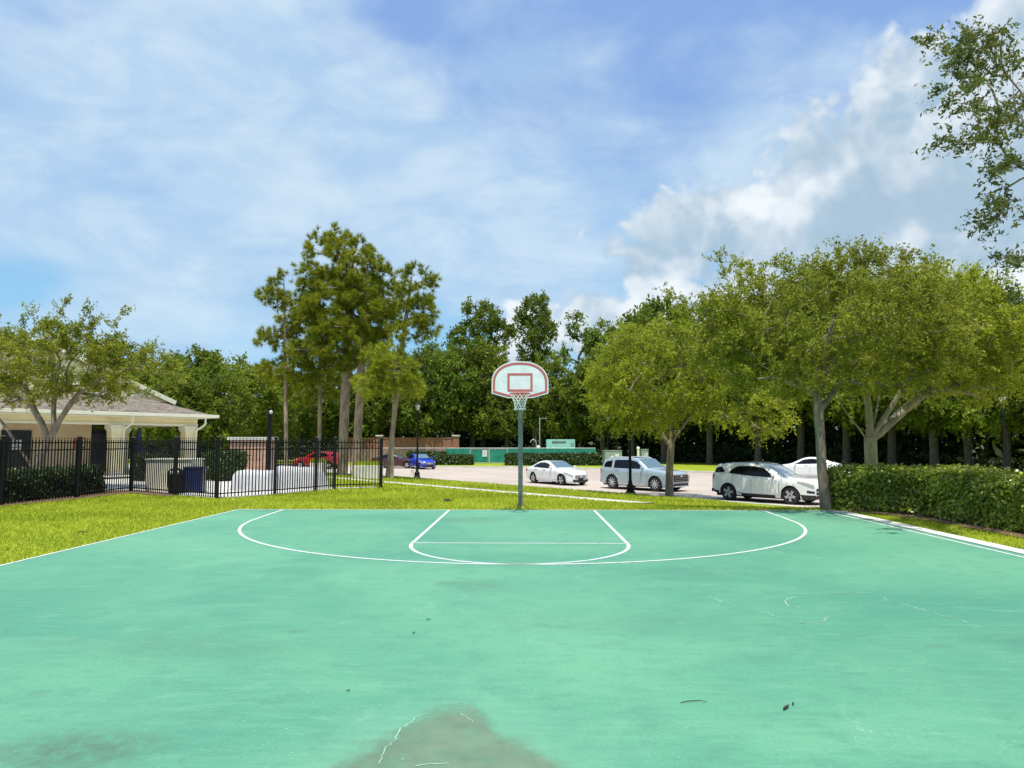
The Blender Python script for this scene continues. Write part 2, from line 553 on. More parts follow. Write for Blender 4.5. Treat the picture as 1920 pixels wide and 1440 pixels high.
def court_mat(name='court_paint', line=False):
    m = bpy.data.materials.new(name)
    MATS[name] = m
    m.use_nodes = True
    g = G(m.node_tree)
    b = m.node_tree.nodes['Principled BSDF']
    co = g.n('ShaderNodeNewGeometry').outputs['Position']
    if line:
        n = g.noise(co, 11, 8, 0.75)
        c = g.mix(g.step(n, 0.51, 0.68), (0.60, 0.63, 0.60), (0.16, 0.33, 0.25))
        g.put(b.inputs['Base Color'], c)
        b.inputs['Roughness'].default_value = 0.6
        return
    streak = g.noise(g.vm('MULTIPLY', co, (0.45, 1.5, 1)), 0.9, 7, 0.62, 0.6)
    big = g.noise(co, 0.22, 4, 0.55, 0.4)
    mott = g.noise(co, 3.2, 7, 0.66)
    grain = g.noise(co, 70, 3, 0.7)
    c = g.mix(g.step(big, 0.3, 0.7), (0.070, 0.262, 0.182), (0.140, 0.370, 0.235))
    c = g.mix(g.m('MULTIPLY', g.step(streak, 0.48, 0.72), 0.42), c, (0.165, 0.385, 0.255))
    c = g.mix(g.m('MULTIPLY', g.step(mott, 0.47, 0.70), 0.50), c, (0.085, 0.24, 0.17))
    c = g.mix(g.m('MULTIPLY', g.step(g.noise(co, 1.3, 9, 0.72, 1.0), 0.54, 0.72), 0.50), c, (0.21, 0.41, 0.29))
    brush = g.noise(g.vm('MULTIPLY', co, (1.1, 7.0, 1)), 2.2, 9, 0.68, 0.5)
    c = g.mix(g.m('MULTIPLY', g.step(brush, 0.50, 0.70), 0.40), c, (0.17, 0.40, 0.275))
    c = g.mix(g.m('MULTIPLY', g.step(brush, 0.48, 0.30), 0.38), c, (0.07, 0.225, 0.165))
    spk = g.noise(co, 34, 5, 0.8)
    c = g.mix(g.m('MULTIPLY', g.step(spk, 0.56, 0.68), 0.60), c, (0.26, 0.45, 0.33))
    c = g.mix(g.m('MULTIPLY', g.step(spk, 0.45, 0.32), 0.55), c, (0.055, 0.17, 0.125))
    x, y, z = g.sep(co)

    def blob(cx, cy, rx, ry, wob=0.35, soft=0.35, sc=1.6):
        q = g.vm('MULTIPLY', g.vm('SUBTRACT', co, (cx, cy, 0)), (1 / rx, 1 / ry, 0))
        d = g.m('ADD', g.vm('LENGTH', q), g.m('MULTIPLY', g.m('SUBTRACT', g.noise(co, sc, 6, 0.6), 0.5), wob * 2.4))
        return g.step(d, 1.0 + soft * 0.4, 1.0 - soft)
    # water stains with a shape of their own, plus painted tree shade
    big_s = g.m('MAXIMUM', blob(-0.46, 3.75, 0.36, 1.02, 0.26, 0.20, 3.4), blob(-0.42, 3.45, 0.78, 0.88, 0.28, 0.20, 3.4))
    c = g.mix(g.m('MULTIPLY', big_s, g.step(g.noise(co, 5.5, 7, 0.7), 0.25, 0.6, 0.55, 0.85)), c, g.mix(g.step(mott, 0.35, 0.7), (0.125, 0.165, 0.115), (0.175, 0.225, 0.150)))
    halo = g.m('SUBTRACT', blob(-0.44, 3.6, 1.0, 1.35, 0.4, 0.6), big_s, clamp=True)
    c = g.mix(g.m('MULTIPLY', halo, 0.35), c, (0.21, 0.41, 0.30))
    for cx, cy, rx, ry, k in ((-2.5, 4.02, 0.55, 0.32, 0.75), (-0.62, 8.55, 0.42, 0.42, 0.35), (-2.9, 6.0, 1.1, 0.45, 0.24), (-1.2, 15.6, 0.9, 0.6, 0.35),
                              (2.2, 9.6, 0.8, 0.4, 0.18), (-0.95, 8.7, 0.16, 0.14, 0.5), (3.45, 6.15, 0.14, 0.06, 0.5), (-2.05, 6.5, 0.12, 0.08, 0.4), (-3.3, 4.9, 0.10, 0.07, 0.35), (4.4, 6.3, 0.7, 0.3, 0.22), (0.9, 6.9, 1.4, 0.5, 0.16), (6.9, 16.6, 0.9, 1.8, 0.3)):  # last blob: the corner oak's crown shadow, painted into the court colour
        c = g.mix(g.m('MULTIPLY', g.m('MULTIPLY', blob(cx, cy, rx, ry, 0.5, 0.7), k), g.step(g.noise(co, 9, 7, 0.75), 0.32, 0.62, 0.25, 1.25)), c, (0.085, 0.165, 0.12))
    # hairline cracks, filled pale, in a few places
    vo = g.n('ShaderNodeTexVoronoi', feature='DISTANCE_TO_EDGE')
    g.put(vo.inputs['Vector'], g.vm('ADD', co, g.vm('MULTIPLY', g.xyz(g.noise(co, 2.5, 4), g.noise(g.vm('ADD', co, (5, 2, 0)), 2.5, 4), 0.0), (0.7, 0.7, 0))))
    vo.inputs['Scale'].default_value = 0.9
    crack = g.step(vo.outputs['Distance'], 0.0045, 0.0012)
    where = g.step(g.noise(g.vm('ADD', co, (2, 9, 0)), 0.55, 4, 0.6), 0.55, 0.66)
    for cx, cy, rx, ry in ((2.9, 7.7, 1.5, 0.7), (4.2, 7.3, 0.9, 0.5), (4.3, 5.8, 0.8, 0.5), (2.4, 4.5, 1.2, 0.5), (-0.3, 8.2, 0.5, 0.3)):
        where = g.m('MAXIMUM', g.m('MULTIPLY', where, 0.6), blob(cx, cy, rx, ry, 0.4, 0.5))
    brk = g.step(g.noise(co, 22, 4, 0.75), 0.47, 0.58)
    c = g.mix(g.m('MULTIPLY', g.m('MULTIPLY', crack, where), g.m('MULTIPLY', brk, 0.8)), c, (0.36, 0.50, 0.42))
    c = g.mix(g.m('MULTIPLY', g.step(grain, 0.55, 0.8), 0.22), c, (0.09, 0.21, 0.15))
    c = g.vm('MULTIPLY', c, (0.89, 0.92, 0.85))
    g.put(b.inputs['Base Color'], c)
    b.inputs['Roughness'].default_value = 0.62
    b.inputs['Specular IOR Level'].default_value = 0.35
    g.put(b.inputs['Normal'], g.bump(g.noise(co, 120, 3, 0.7), 0.25, 0.004))


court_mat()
court_mat('court_line', True)

# foliage colours: crown shading comes from light, except for the understorey leaf
leaf_mat('oak_leaf', [(0.048, 0.070, 0.005), (0.175, 0.207, 0.014), (0.40, 0.41, 0.055)], 0.5, 0.38, 0.7, 0.18)
leaf_mat('elm_leaf', [(0.080, 0.118, 0.006), (0.235, 0.285, 0.015), (0.46, 0.485, 0.055)], 0.5, 0.42, 0.7, 0.18)
leaf_mat('live_oak_leaf', [(0.028, 0.050, 0.016), (0.075, 0.105, 0.020), (0.24, 0.245, 0.04)], 0.45, 0.32)
leaf_mat('pine_needle', [(0.065, 0.11, 0.007), (0.185, 0.23, 0.014), (0.38, 0.38, 0.035)], 0.6, 0.35, 0.35, 0.15)
leaf_mat('wood_leaf', [(0.034, 0.066, 0.009), (0.095, 0.145, 0.015), (0.23, 0.285, 0.03)], 0.6, 0.3, 0.25, 0.2, (1.35, 1.2, 1.0))
leaf_mat('wood_leaf_light', [(0.055, 0.10, 0.009), (0.15, 0.205, 0.016), (0.30, 0.345, 0.035)], 0.6, 0.35, 0.25, 0.2, (0.75, 0.9, 1.0))
leaf_mat('shade_leaf', [(0.018, 0.034, 0.010), (0.032, 0.055, 0.014), (0.055, 0.08, 0.02)], 0.6, 0.15, 0.25)  # understorey leaf, with the canopy's shade put into its dark colour
leaf_mat('hedge_leaf', [(0.045, 0.08, 0.008), (0.17, 0.22, 0.018), (0.44, 0.48, 0.06)], 0.33, 0.25, 1.2, 0.5)
leaf_mat('dark_hedge_leaf', [(0.022, 0.045, 0.012), (0.045, 0.078, 0.018), (0.085, 0.12, 0.03)], 0.4, 0.2, 1.0)
leaf_mat('grass_blade', [(0.145, 0.20, 0.012), (0.33, 0.40, 0.020), (0.55, 0.57, 0.07)], 0.6, 0.35, 0.35, 0.2)

# ================================================================== GROUND
NX, NY = 0.759, 0.651          # unit vector across the street (away from the court)
KERB = 25.7                    # the near kerb lies where NX*x + NY*y = KERB


def sstep(t):
    t = np.clip(t, 0, 1)
    return t * t * (3 - 2 * t)


def ground(x, y):
    """height of the lawn"""
    p = NX * x + NY * y
    f = np.clip((p - 13) / (KERB - 13), 0, 1)
    k = np.maximum(sstep((y - 17.95) / 4.0), sstep((x - 10.9) / 4.0))
    return -0.75 * f * k - 0.02 + 0 * p


def gz(x, y):
    return float(ground(np.float64(x), np.float64(y)))


def on_ground(u, v, it=8):
    z = 0.0
    for _ in range(it):
        p = at_z(u, v, z)
        z = gz(p.x, p.y)
    p = at_z(u, v, z)
    return Vector((p.x, p.y, gz(p.x, p.y)))


def pq(p, q):
    """street coordinates to x, y; q runs along the street to the left and away"""
    return NX * p - NY * q, NY * p + NX * q


pl = list(np.arange(-700, -60, 60.)) + list(np.arange(-60, 0, 4.)) + list(np.arange(0, KERB - 0.3, 0.6)) + [KERB, KERB + 0.02] + [30, 60, 200, 700]
ql = list(np.arange(-700, -60, 60.)) + list(np.arange(-60, 70, 0.8)) + list(np.arange(70, 760, 60.))
pp, qq = np.meshgrid(np.array(pl), np.array(ql), indexing='ij')
xx, yy = NX * pp - NY * qq, NY * pp + NX * qq
zz = ground(xx, yy)
zz = np.where(pp > KERB + 0.01, -1.02, zz)
nq = len(ql)
idx = np.arange(len(pl) * nq).reshape(len(pl), nq)
Fq = np.stack([idx[:-1, :-1], idx[1:, :-1], idx[1:, 1:], idx[:-1, 1:]], -1).reshape(-1, 4)
tag(link('lawn', mesh_np('lawn', np.stack([xx, yy, zz], -1).reshape(-1, 3), Fq, True), MATS['lawn']), kind='structure')


def sheet(name, poly, z, m, thick=0.0, kind='structure'):
    b = MB()
    if thick:
        b.prism(poly, z - thick, z)
    else:
        b.add([(p[0], p[1], z) for p in poly], [tuple(range(len(poly)))])
    return tag(b.build(name, m), kind=kind)


# street / parking area, gutter band, kerbs, far verge
road_poly = [pq(KERB + 0.05, -60), pq(90, -60), pq(90, 110), pq(KERB + 0.05, 110)]
sheet('road', road_poly, -0.90, MATS['road'])
sheet('gutter', [pq(KERB + 0.10, -60), pq(KERB + 1.35, -60), pq(KERB + 1.35, 110), pq(KERB + 0.10, 110)], -0.892, MATS['concrete'])
b = MB()
for q in np.arange(-60, 110, 3.0):
    c = [pq(KERB, q + 0.01), pq(KERB + 0.18, q + 0.01), pq(KERB + 0.18, q + 2.99), pq(KERB, q + 2.99)]
    b.prism(c, -1.0, -0.745)
tag(b.build('kerb', MATS['concrete'], bevel=0.02), kind='structure')

FAR = [(-75, 124), (-40, 90), (-24, 75), (-14, 71.8), (-1, 70.8), (7, 66.5), (14.8, 59.3), (30, 41.5), (52, 16)]
b = MB()
for a, c in zip(FAR[:-1], FAR[1:]):
    a, c = Vector((*a, 0)), Vector((*c, 0))
    n = Vector((-(c - a).y, (c - a).x, 0)).normalized() * 0.35
    b.prism([a, c, c + n, a + n][::1], -1.0, -0.742)
tag(b.build('far_kerb', MATS['concrete']), kind='structure')
sheet('far_verge', [(p[0] + 0.12, p[1] + 0.15) for p in FAR] + [(600, 100), (600, 700), (-600, 700), (-300, 300)], -0.75, MATS['lawn'])


def strip(name, pts, w, lift, m, n=60):
    """a path draped over the lawn"""
    pts = [Vector((p[0], p[1], 0)) for p in pts]
    L = np.cumsum([0] + [(b_ - a_).length for a_, b_ in zip(pts[:-1], pts[1:])])
    tt = np.linspace(0, L[-1], n)
    px = np.interp(tt, L, [p.x for p in pts])
    py = np.interp(tt, L, [p.y for p in pts])
    tx, ty = np.gradient(px), np.gradient(py)
    l = np.hypot(tx, ty)
    nx, ny = -ty / l, tx / l
    V, Fc = [], []
    for o in (-w / 2, w / 2):
        X, Y = px + nx * o, py + ny * o
        V.append(np.stack([X, Y, ground(X, Y) + lift], -1))
    for o in (-w / 2, w / 2):
        X, Y = px + nx * o, py + ny * o
        V.append(np.stack([X, Y, ground(X, Y) - 0.1], -1))
    V = np.concatenate(V)
    for i in range(n - 1):
        for a, c in ((0, n), (n, 3 * n), (3 * n, 2 * n), (2 * n, 0)):
            Fc.append((a + i, c + i, c + i + 1, a + i + 1))
    return tag(link(name, mesh_np(name, V, Fc), m), kind='structure')


WALK = [(-24, 52.5), (-6.75, 34.5), (0.3, 27.1), (3.9, 23.7)]
strip('sidewalk', WALK, 1.25, 0.035, MATS['pale_concrete'])

# parking bay marks between the cars
b = MB()
for u, v in ((1131, 908), (1338, 926), (1290, 926)):
    c = at_z(u, v, -0.9)
    p, q = NX * c.x + NY * c.y, -NY * c.x + NX * c.y
    b.prism([pq(KERB + 1.4, q - 0.05), pq(KERB + 3.7, q - 0.05), pq(KERB + 3.7, q + 0.05), pq(KERB + 1.4, q + 0.05)], -0.8985, -0.8965)
b.prism([pq(KERB + 3.7, -1.0), pq(KERB + 3.8, -1.0), pq(KERB + 3.8, 12.0), pq(KERB + 3.7, 12.0)], -0.8985, -0.8965)
tag(b.build('road_markings', MATS['white_paint']), kind='structure')

# ------------------------------------------------------------------ the court
CX0, CX1, CY0, CY1 = -7.25, 7.50, -12.0, 17.95
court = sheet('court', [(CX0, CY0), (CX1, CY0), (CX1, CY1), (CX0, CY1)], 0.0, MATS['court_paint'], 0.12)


def ribbon(b, pts, w, z0=0.0005, z1=0.004):
    pts = [Vector((p[0], p[1], 0)) for p in pts]
    n = len(pts)
    L, Rr = [], []
    for i, p in enumerate(pts):
        t = (pts[min(i + 1, n - 1)] - pts[max(i - 1, 0)]).normalized()
        k = Vector((-t.y, t.x, 0)) * w / 2
        L.append(p + k)
        Rr.append(p - k)
    for i in range(n - 1):
        q = [L[i], Rr[i], Rr[i + 1], L[i + 1]]
        b.add([(p.x, p.y, z1) for p in q], [(0, 1, 2, 3)])


def painted(name, pts, w, parent):
    b = MB()
    ribbon(b, pts, w)
    return b.build(name, MATS['court_line'], parent)


LANE, FT_Y, BASE, XC = 1.80, 12.08, 17.90, -0.10
painted('boundary_line', [(CX0 + 0.03, CY0), (CX0 + 0.03, CY1 - 0.1)], 0.05, court)
painted('boundary_line', [(7.33, CY0), (7.33, CY1 - 0.1)], 0.055, court)
painted('base_line', [(CX0, BASE), (CX1, BASE)], 0.06, court)
painted('lane_line', [(XC - LANE, BASE), (XC - LANE, FT_Y)], 0.06, court)
painted('lane_line', [(XC + LANE, BASE), (XC + LANE, FT_Y)], 0.06, court)
painted('free_throw_line', [(XC - LANE, FT_Y), (XC + LANE, FT_Y)], 0.055, court)
painted('free_throw_arc', [(XC + LANE * math.cos(a), FT_Y - 2.04 * math.sin(a)) for a in np.linspace(0, math.pi, 49)], 0.06, court)
arc = [(XC - 5.97, BASE), (XC - 5.87, 16.04)] + [(XC - 5.85 * math.cos(a), 16.04 - 6.02 * math.sin(a)) for a in np.linspace(0.03, math.pi - 0.03, 80)] + [(XC + 5.87, 16.04), (XC + 5.97, BASE)]
painted('three_point_line', arc, 0.06, court)
# hairline cracks filled pale: thin broken ribbons in the paint, one part of the court
def cracks():
    rng = random.Random(3)
    b = MB()
    for line, w in (([(1330, 1120), (1362, 1131), (1400, 1141), (1440, 1150), (1462, 1160), (1500, 1168), (1545, 1166), (1552, 1156)], 0.016),
                    ([(1395, 1106), (1450, 1106), (1540, 1113), (1630, 1111), (1682, 1109)], 0.014), ([(1490, 1118), (1470, 1128), (1480, 1137), (1520, 1142)], 0.014),
                    ([(1690, 1132), (1730, 1143), (1760, 1152), (1800, 1162), (1815, 1168)], 0.016), ([(1828, 1218), (1850, 1228), (1885, 1240), (1920, 1250)], 0.014),
                    ([(862, 1112), (880, 1122), (897, 1134)], 0.012), ([(1640, 1112), (1665, 1126), (1690, 1130)], 0.012), ([(1090, 1132), (1120, 1126), (1175, 1118)], 0.012),
                    ([(712, 1432), (722, 1408), (738, 1384), (760, 1362), (782, 1346), (810, 1336)], 0.008), ([(862, 1340), (884, 1352), (900, 1366), (918, 1392), (930, 1404)], 0.008),
                    ([(778, 1438), (806, 1432), (850, 1434)], 0.008), ([(1130, 1230), (1168, 1222)], 0.012)):
        pts = [at_z(u, v, 0.0) for u, v in line]
        fine = []
        for p, q in zip(pts[:-1], pts[1:]):
            m = max(2, int((q - p).length / 0.03))
            fine += [p.lerp(q, k / m) + Vector((rng.gauss(0, 0.010), rng.gauss(0, 0.014), 0)) for k in range(m)]
        k = 0
        while k < len(fine) - 3:
            n = rng.randint(3, 9)
            if rng.random() < 0.62: ribbon(b, fine[k:k + n + 1], w * rng.uniform(0.45, 1.1), 0, 0.0025)
            k += n
    for _ in range(60):                                   # chipped flecks of paint
        p = at_z(rng.choice((rng.uniform(1180, 1900), rng.uniform(420, 760))), rng.uniform(1190, 1425), 0.0)
        s = rng.uniform(0.003, 0.009)
        b.add([(p.x - s * rng.uniform(0.6, 2), p.y, 0.0025), (p.x, p.y - s, 0.0025), (p.x + s * rng.uniform(0.6, 2), p.y + s * 0.3, 0.0025), (p.x, p.y + s, 0.0025)], [(0, 1, 2, 3)])
    b.build('hairline_cracks', MATS['crack_fill'], court)


mat('crack_fill', (0.27, 0.43, 0.35), 0.8, var=0.25, scale=20)
cracks()
sheet('court_edging', [(7.505, CY0), (7.80, CY0), (7.80, CY1 - 0.3), (7.505, CY1)], 0.014, MATS['pale_concrete'], 0.1)

# mulch bed along the hedge, patio behind the black fence
tag(MB().prism([(8.78, -4), (9.7, -4), (12.5, -4), (12.5, 18.6), (7.95, 18.6), (7.93, 17.7), (8.3, 17.0), (8.72, 15.6), (8.8, 12)], -0.1, 0.006).build('mulch_bed', MATS['mulch']), kind='structure')
FENCE = [(-14.55, 14.0), (-13.95, 18.8), (-13.55, 21.4), (-13.35, 24.0), (-11.1, 22.45), (-9.2, 21.2), (-8.05, 22.85), (-7.25, 24.6), (-6.85, 25.55), (-5.35, 26.4), (-5.62, 27.6)]
patio_poly = [(-13.6, 24.3), (-11.1, 22.6), (-9.2, 21.35), (-8.1, 22.95), (-7.3, 24.7), (-6.9, 25.7), (-5.5, 26.45), (-5.7, 26.9), (-7.1, 26.3), (-7.7, 25.9), (-8.4, 26.6), (-9.6, 32), (-14, 44), (-30, 52), (-40, 40), (-30, 20), (-17.5, 14), (-15.3, 14.0), (-15.0, 19)]
patio = tag(MB().prism(patio_poly, -0.6, 0.012).build('patio', MATS['pale_concrete']), kind='structure')
tag(MB().prism([(-15.35, 13), (-14.25, 13), (-13.62, 18.8), (-13.2, 21.4), (-13.0, 23.4), (-11.0, 22.0), (-11.0, 22.7), (-13.5, 24.6), (-14.9, 24.6)], -0.1, 0.024).build('mulch_border', MATS['mulch']), kind='structure')


# ------------------------------------------------------------------ lawn grass: short blades, one mass
def in_poly(X, Y, poly):
    ins = np.zeros(X.shape, bool)
    n = len(poly)
    for i in range(n):
        x1, y1 = poly[i]
        x2, y2 = poly[(i + 1) % n]
        c = ((y1 > Y) != (y2 > Y)) & (X < (x2 - x1) * (Y - y1) / (y2 - y1 + 1e-12) + x1)
        ins ^= c
    return ins


def walk_dist(X, Y):
    d = np.full(X.shape, 1e9)
    for a, c in zip(WALK[:-1], WALK[1:]):
        ax, ay, bx, by = *a, *c
        t = np.clip(((X - ax) * (bx - ax) + (Y - ay) * (by - ay)) / ((bx - ax) ** 2 + (by - ay) ** 2), 0, 1)
        d = np.minimum(d, np.hypot(X - ax - t * (bx - ax), Y - ay - t * (by - ay)))
    return d


def grass():
    rng = np.random.default_rng(5)
    Vs = []
    for (x0, x1, y0, y1, den, h, w) in ((-15, CX0, 6, 14, 620, 0.055, 0.011), (-15, CX0, 14, 19, 520, 0.06, 0.014), (-15, 9, 17.97, 24, 420, 0.065, 0.017),
                                        (7.82, 9.4, 3, 18.3, 700, 0.055, 0.012), (-12, 12, 24, 32, 170, 0.075, 0.03), (-20, 8, 32, 50, 70, 0.085, 0.05)):
        n = int((x1 - x0) * (y1 - y0) * den)
        X, Y = rng.uniform(x0, x1, n), rng.uniform(y0, y1, n)
        p = NX * X + NY * Y
        k = (p < KERB - 0.03) & ~in_poly(X, Y, patio_poly) & (walk_dist(X, Y) > 0.64)
        creep = rng.exponential(0.018, n) * (0.5 + 0.9 * np.sin(X * 1.9 + Y * 2.7) ** 2)
        k &= ~((X > CX0 - 0.015 + creep) & (X < 7.81 - creep) & (Y < CY1 + 0.02 - creep))
        k &= ~in_poly(X, Y, [(8.84, -4), (12.5, -4), (12.5, 18.6), (7.95, 18.6), (7.95, 17.8), (8.4, 17.05), (8.8, 15.7), (8.86, 12)])
        k &= ~in_poly(X, Y, [(-15.35, 13), (-14.3, 13), (-13.7, 18.8), (-13.3, 21.4), (-13.1, 23.3), (-11.1, 22.0), (-11.1, 22.7), (-15, 25)])
        k &= (X < 8.0) | (Y < 18.1)
        X, Y = X[k], Y[k]
        n = len(X)
        Z = ground(X, Y)
        th = rng.uniform(0, 2 * np.pi, n)
        hh = h * rng.uniform(0.5, 1.35, n)
        ww = w * rng.uniform(0.6, 1.3, n)
        lean = rng.normal(0, 0.6, (n, 2)) * hh[:, None]
        a = np.stack([X - np.cos(th) * ww, Y - np.sin(th) * ww, Z - 0.01], -1)
        c = np.stack([X + np.cos(th) * ww, Y + np.sin(th) * ww, Z - 0.01], -1)
        t = np.stack([X + lean[:, 0], Y + lean[:, 1], Z + hh], -1)
        Vs.append(np.stack([a, c, t], 1).reshape(-1, 3))
    V = np.concatenate(Vs)
    me = mesh_np('grass', V, np.arange(len(V)).reshape(-1, 3))
    tag(link('grass', me, MATS['grass_blade']), kind='stuff')


grass()

# ================================================================== TREES
def ell_points(rng, ells, n, shell=0.0):
    """points spread through a union of ellipsoids (cx, cy, cz, rx, ry, rz); shell pushes them outward"""
    vol = np.array([e[3] * e[4] * e[5] for e in ells]) ** 0.8
    k = rng.choice(len(ells), n, p=vol / vol.sum())
    d = rng.normal(size=(n, 3))
    d /= np.linalg.norm(d, axis=1)[:, None]
    r = rng.uniform(0, 1, n) ** (1 / 3) * (1 - shell) + shell * rng.uniform(0.75, 1.05, n)
    E = np.array(ells)[k]
    return E[:, :3] + d * r[:, None] * E[:, 3:], d


def skeleton(rng, trunks, clumps, tip_r, base_r, seg=0.35, rise=0.25, min_z=None, wig=0.05, cap=None):
    """branches from the trunk polylines to every clump centre; returns tube paths with radii"""
    pos, par, paths = [], [], []

    def lay(pts, start):
        ids = [start] if start is not None else []
        for p in pts:
            par.append(ids[-1] if ids else -1)
            pos.append(Vector(p))
            ids.append(len(pos) - 1)
        paths.append(ids)

    def resample(pl):
        out = [Vector(pl[0])]
        for i in range(len(pl) - 1):
            a, c = Vector(pl[i]), Vector(pl[i + 1])
            p0 = Vector(pl[i - 1]) if i else a * 2 - c
            p3 = Vector(pl[i + 2]) if i + 2 < len(pl) else c * 2 - a
            m = max(2, int((c - a).length / seg))
            for j in range(1, m + 1):
                t = j / m
                out.append(0.5 * ((2 * a) + (c - p0) * t + (2 * p0 - 5 * a + 4 * c - p3) * t * t + (3 * a - p0 - 3 * c + p3) * t ** 3))
        return out
    for i, tpl in enumerate(trunks):
        pts = resample(tpl)
        if i == 0:
            lay(pts, None)
        else:
            j = min(range(len(pos)), key=lambda k: (pos[k] - pts[0]).length)
            lay(pts[1:], j)
    if min_z is None: min_z = 0.55 * trunks[0][-1][2]
    C = np.asarray(clumps)
    top = np.array(trunks[0][-1])
    order = np.argsort(np.linalg.norm(C - top, axis=1))
    for ci in order:
        c = C[ci]
        A = np.array([tuple(p) for p in pos])
        d = np.linalg.norm(A - c, axis=1)
        above = np.clip(A[:, 2] - c[2], 0, None)
        cost = d + 1.2 * above + np.where(A[:, 2] < min_z, 50, 0)
        j = int(np.argmin(cost))
        p0, c = pos[j], Vector(c)
        dd = (c - p0).length
        if dd < 0.15: continue
        dirp = (pos[j] - pos[par[j]]).normalized() if par[j] >= 0 else Vector((0, 0, 1))
        ctrl = p0 + (dirp * 0.5 + (c - p0).normalized() * 0.5) * dd * 0.5 + Vector((0, 0, rise * dd * 0.3))
        m = max(2, int(dd / seg))
        pts = []
        for i in range(1, m + 1):
            t = i / m
            q = p0 * (1 - t) ** 2 + ctrl * 2 * t * (1 - t) + c * t * t
            if i < m: q = q + Vector(rng.normal(0, wig, 3)) * min(1, dd)
            pts.append(q)
        lay(pts, j)
    n = len(pos)
    acc = np.zeros(n)
    kids = np.zeros(n, int)
    for i in range(n):
        if par[i] >= 0: kids[par[i]] += 1
    e = 2.35
    for i in range(n - 1, -1, -1):
        if kids[i] == 0: acc[i] += tip_r ** e
        if par[i] >= 0: acc[par[i]] += acc[i]
    r = acc ** (1 / e)
    rm = max(r.max(), tip_r * 1.01)
    r = tip_r + (r - tip_r) * (base_r - tip_r) / (rm - tip_r)
    if cap: r = np.array([min(q, cap[1] + max(0, pos[i].x - cap[0]) * 0.05) for i, q in enumerate(r)])
    return pos, paths, r


def wood_mesh(name, pos, paths, r, flare=1.35):
    b = MB()
    z0 = pos[0].z
    for ids in paths:
        if len(ids) < 2: continue
        rad = [r[i] for i in ids]
        if ids is not paths[0]: rad[0] = min(rad[0], rad[1] * 1.45)
        else:
            rad = [q * (1 + (flare - 1) * math.exp(-(pos[i].z - z0) / 0.28)) for q, i in zip(rad, ids)]
        big = max(rad)
        pts = [pos[i] for i in ids]
        if ids is paths[0]: pts[0] = pts[0] - Vector((0, 0, 0.25))
        b.tube(pts, rad, 10 if big > 0.12 else (6 if big > 0.035 else 4), caps=False)
    me = bpy.data.meshes.new(name)
    me.from_pydata(b.v, [], b.f)
    me.polygons.foreach_set('use_smooth', [True] * len(me.polygons))
    return me


def unit(a):
    return a / (np.linalg.norm(a, axis=-1, keepdims=True) + 1e-9)


def leaf_mesh(name, C, D, rng, twigs=6, tlen=0.6, per=14, ll=0.09, lw=0.045, spread=0.06, droop=0.0, up=0.15, flat=0.5):
    """diamond leaves set along short twigs that leave every clump centre"""
    n = len(C)
    dirs = unit(D[:, None, :] * 0.8 + rng.normal(0, 0.75, (n, twigs, 3)) + np.array([0, 0, up]))
    L = tlen * rng.uniform(0.45, 1.25, (n, twigs, 1, 1))
    t = rng.uniform(0.05, 1.0, (n, twigs, per, 1))
    P = C[:, None, None, :] + dirs[:, :, None, :] * L * t
    P = P + np.array([0, 0, -1.0]) * droop * (L * t) ** 2
    P = P + rng.normal(0, 1, P.shape) * spread * (0.6 + 0.6 * (1 - t))
    ax = unit(dirs[:, :, None, :] * 0.7 + rng.normal(0, 0.8, P.shape) + np.array([0, 0, -droop * 0.6]))
    nr = unit(rng.normal(0, 1, P.shape) + np.array([0, 0, flat]))
    bx = unit(np.cross(nr, ax))
    sc = rng.uniform(0.45, 1.5, P.shape[:-1] + (1,))
    a, w = ax * ll * sc / 2, bx * lw * sc / 2
    V = np.stack([P - a, P + w - a * 0.1, P + a, P - w - a * 0.1], -2).reshape(-1, 3)
    return mesh_np(name, V, np.arange(len(V)).reshape(-1, 4))


def tuft_mesh(name, C, D, rng, tufts=5, tlen=0.5, needles=16, nl=0.24, nw=0.022, up=0.35):
    """pine: bottle-brush tufts of thin needles at the twig ends"""
    n = len(C)
    td = unit(D[:, None, :] * 0.8 + rng.normal(0, 0.8, (n, tufts, 3)) + np.array([0, 0, up]))
    T = C[:, None, :] + td * tlen * rng.uniform(0.2, 1.2, (n, tufts, 1))
    nd = unit(td[:, :, None, :] * 0.9 + rng.normal(0, 0.75, (n, tufts, needles, 3)))
    base = T[:, :, None, :] - td[:, :, None, :] * rng.uniform(0, 0.16, (n, tufts, needles, 1))
    side = unit(np.cross(nd, rng.normal(0, 1, nd.shape)))
    ln = nl * rng.uniform(0.7, 1.2, nd.shape[:-1] + (1,))
    V = np.stack([base - side * nw * 0.6, base + side * nw * 0.6, base + nd * ln], -2).reshape(-1, 3)
    return mesh_np(name, V, np.arange(len(V)).reshape(-1, 3))


def make_tree(name, label, loc, seed, trunks, ells, n, bark, leaf, base_r, leafkw, tip_r=0.012, shell=0.35, cat='tree', group=None, extra=None,
              pine=False, rise=0.25, min_z=None, seg=0.35, floor=None, wig=0.05, cap=None):
    rng = np.random.default_rng(seed)
    C, D = ell_points(rng, ells, n, shell)
    if floor is not None:
        k = C[:, 2] > floor
        C, D = C[k], D[k]
    if extra:
        C = np.concatenate([C, np.array([e[:3] for e in extra])])
        D = np.concatenate([D, unit(np.array([e[3:6] for e in extra], float))])
    pos, paths, r = skeleton(rng, trunks, C, tip_r, base_r, seg, rise, min_z, wig, cap)
    t = thing(name, label, cat, loc, 0, group)
    link('trunk', wood_mesh('trunk', pos, paths, r), MATS[bark], t)
    me = (tuft_mesh if pine else leaf_mesh)('crown', C, D, rng, **leafkw)
    link('crown', me, MATS[leaf], t)
    return t


def zpx(v, s):
    """height at scale s px/m of photo row v (horizon row 828)"""
    return EYE + (828 - v) / s


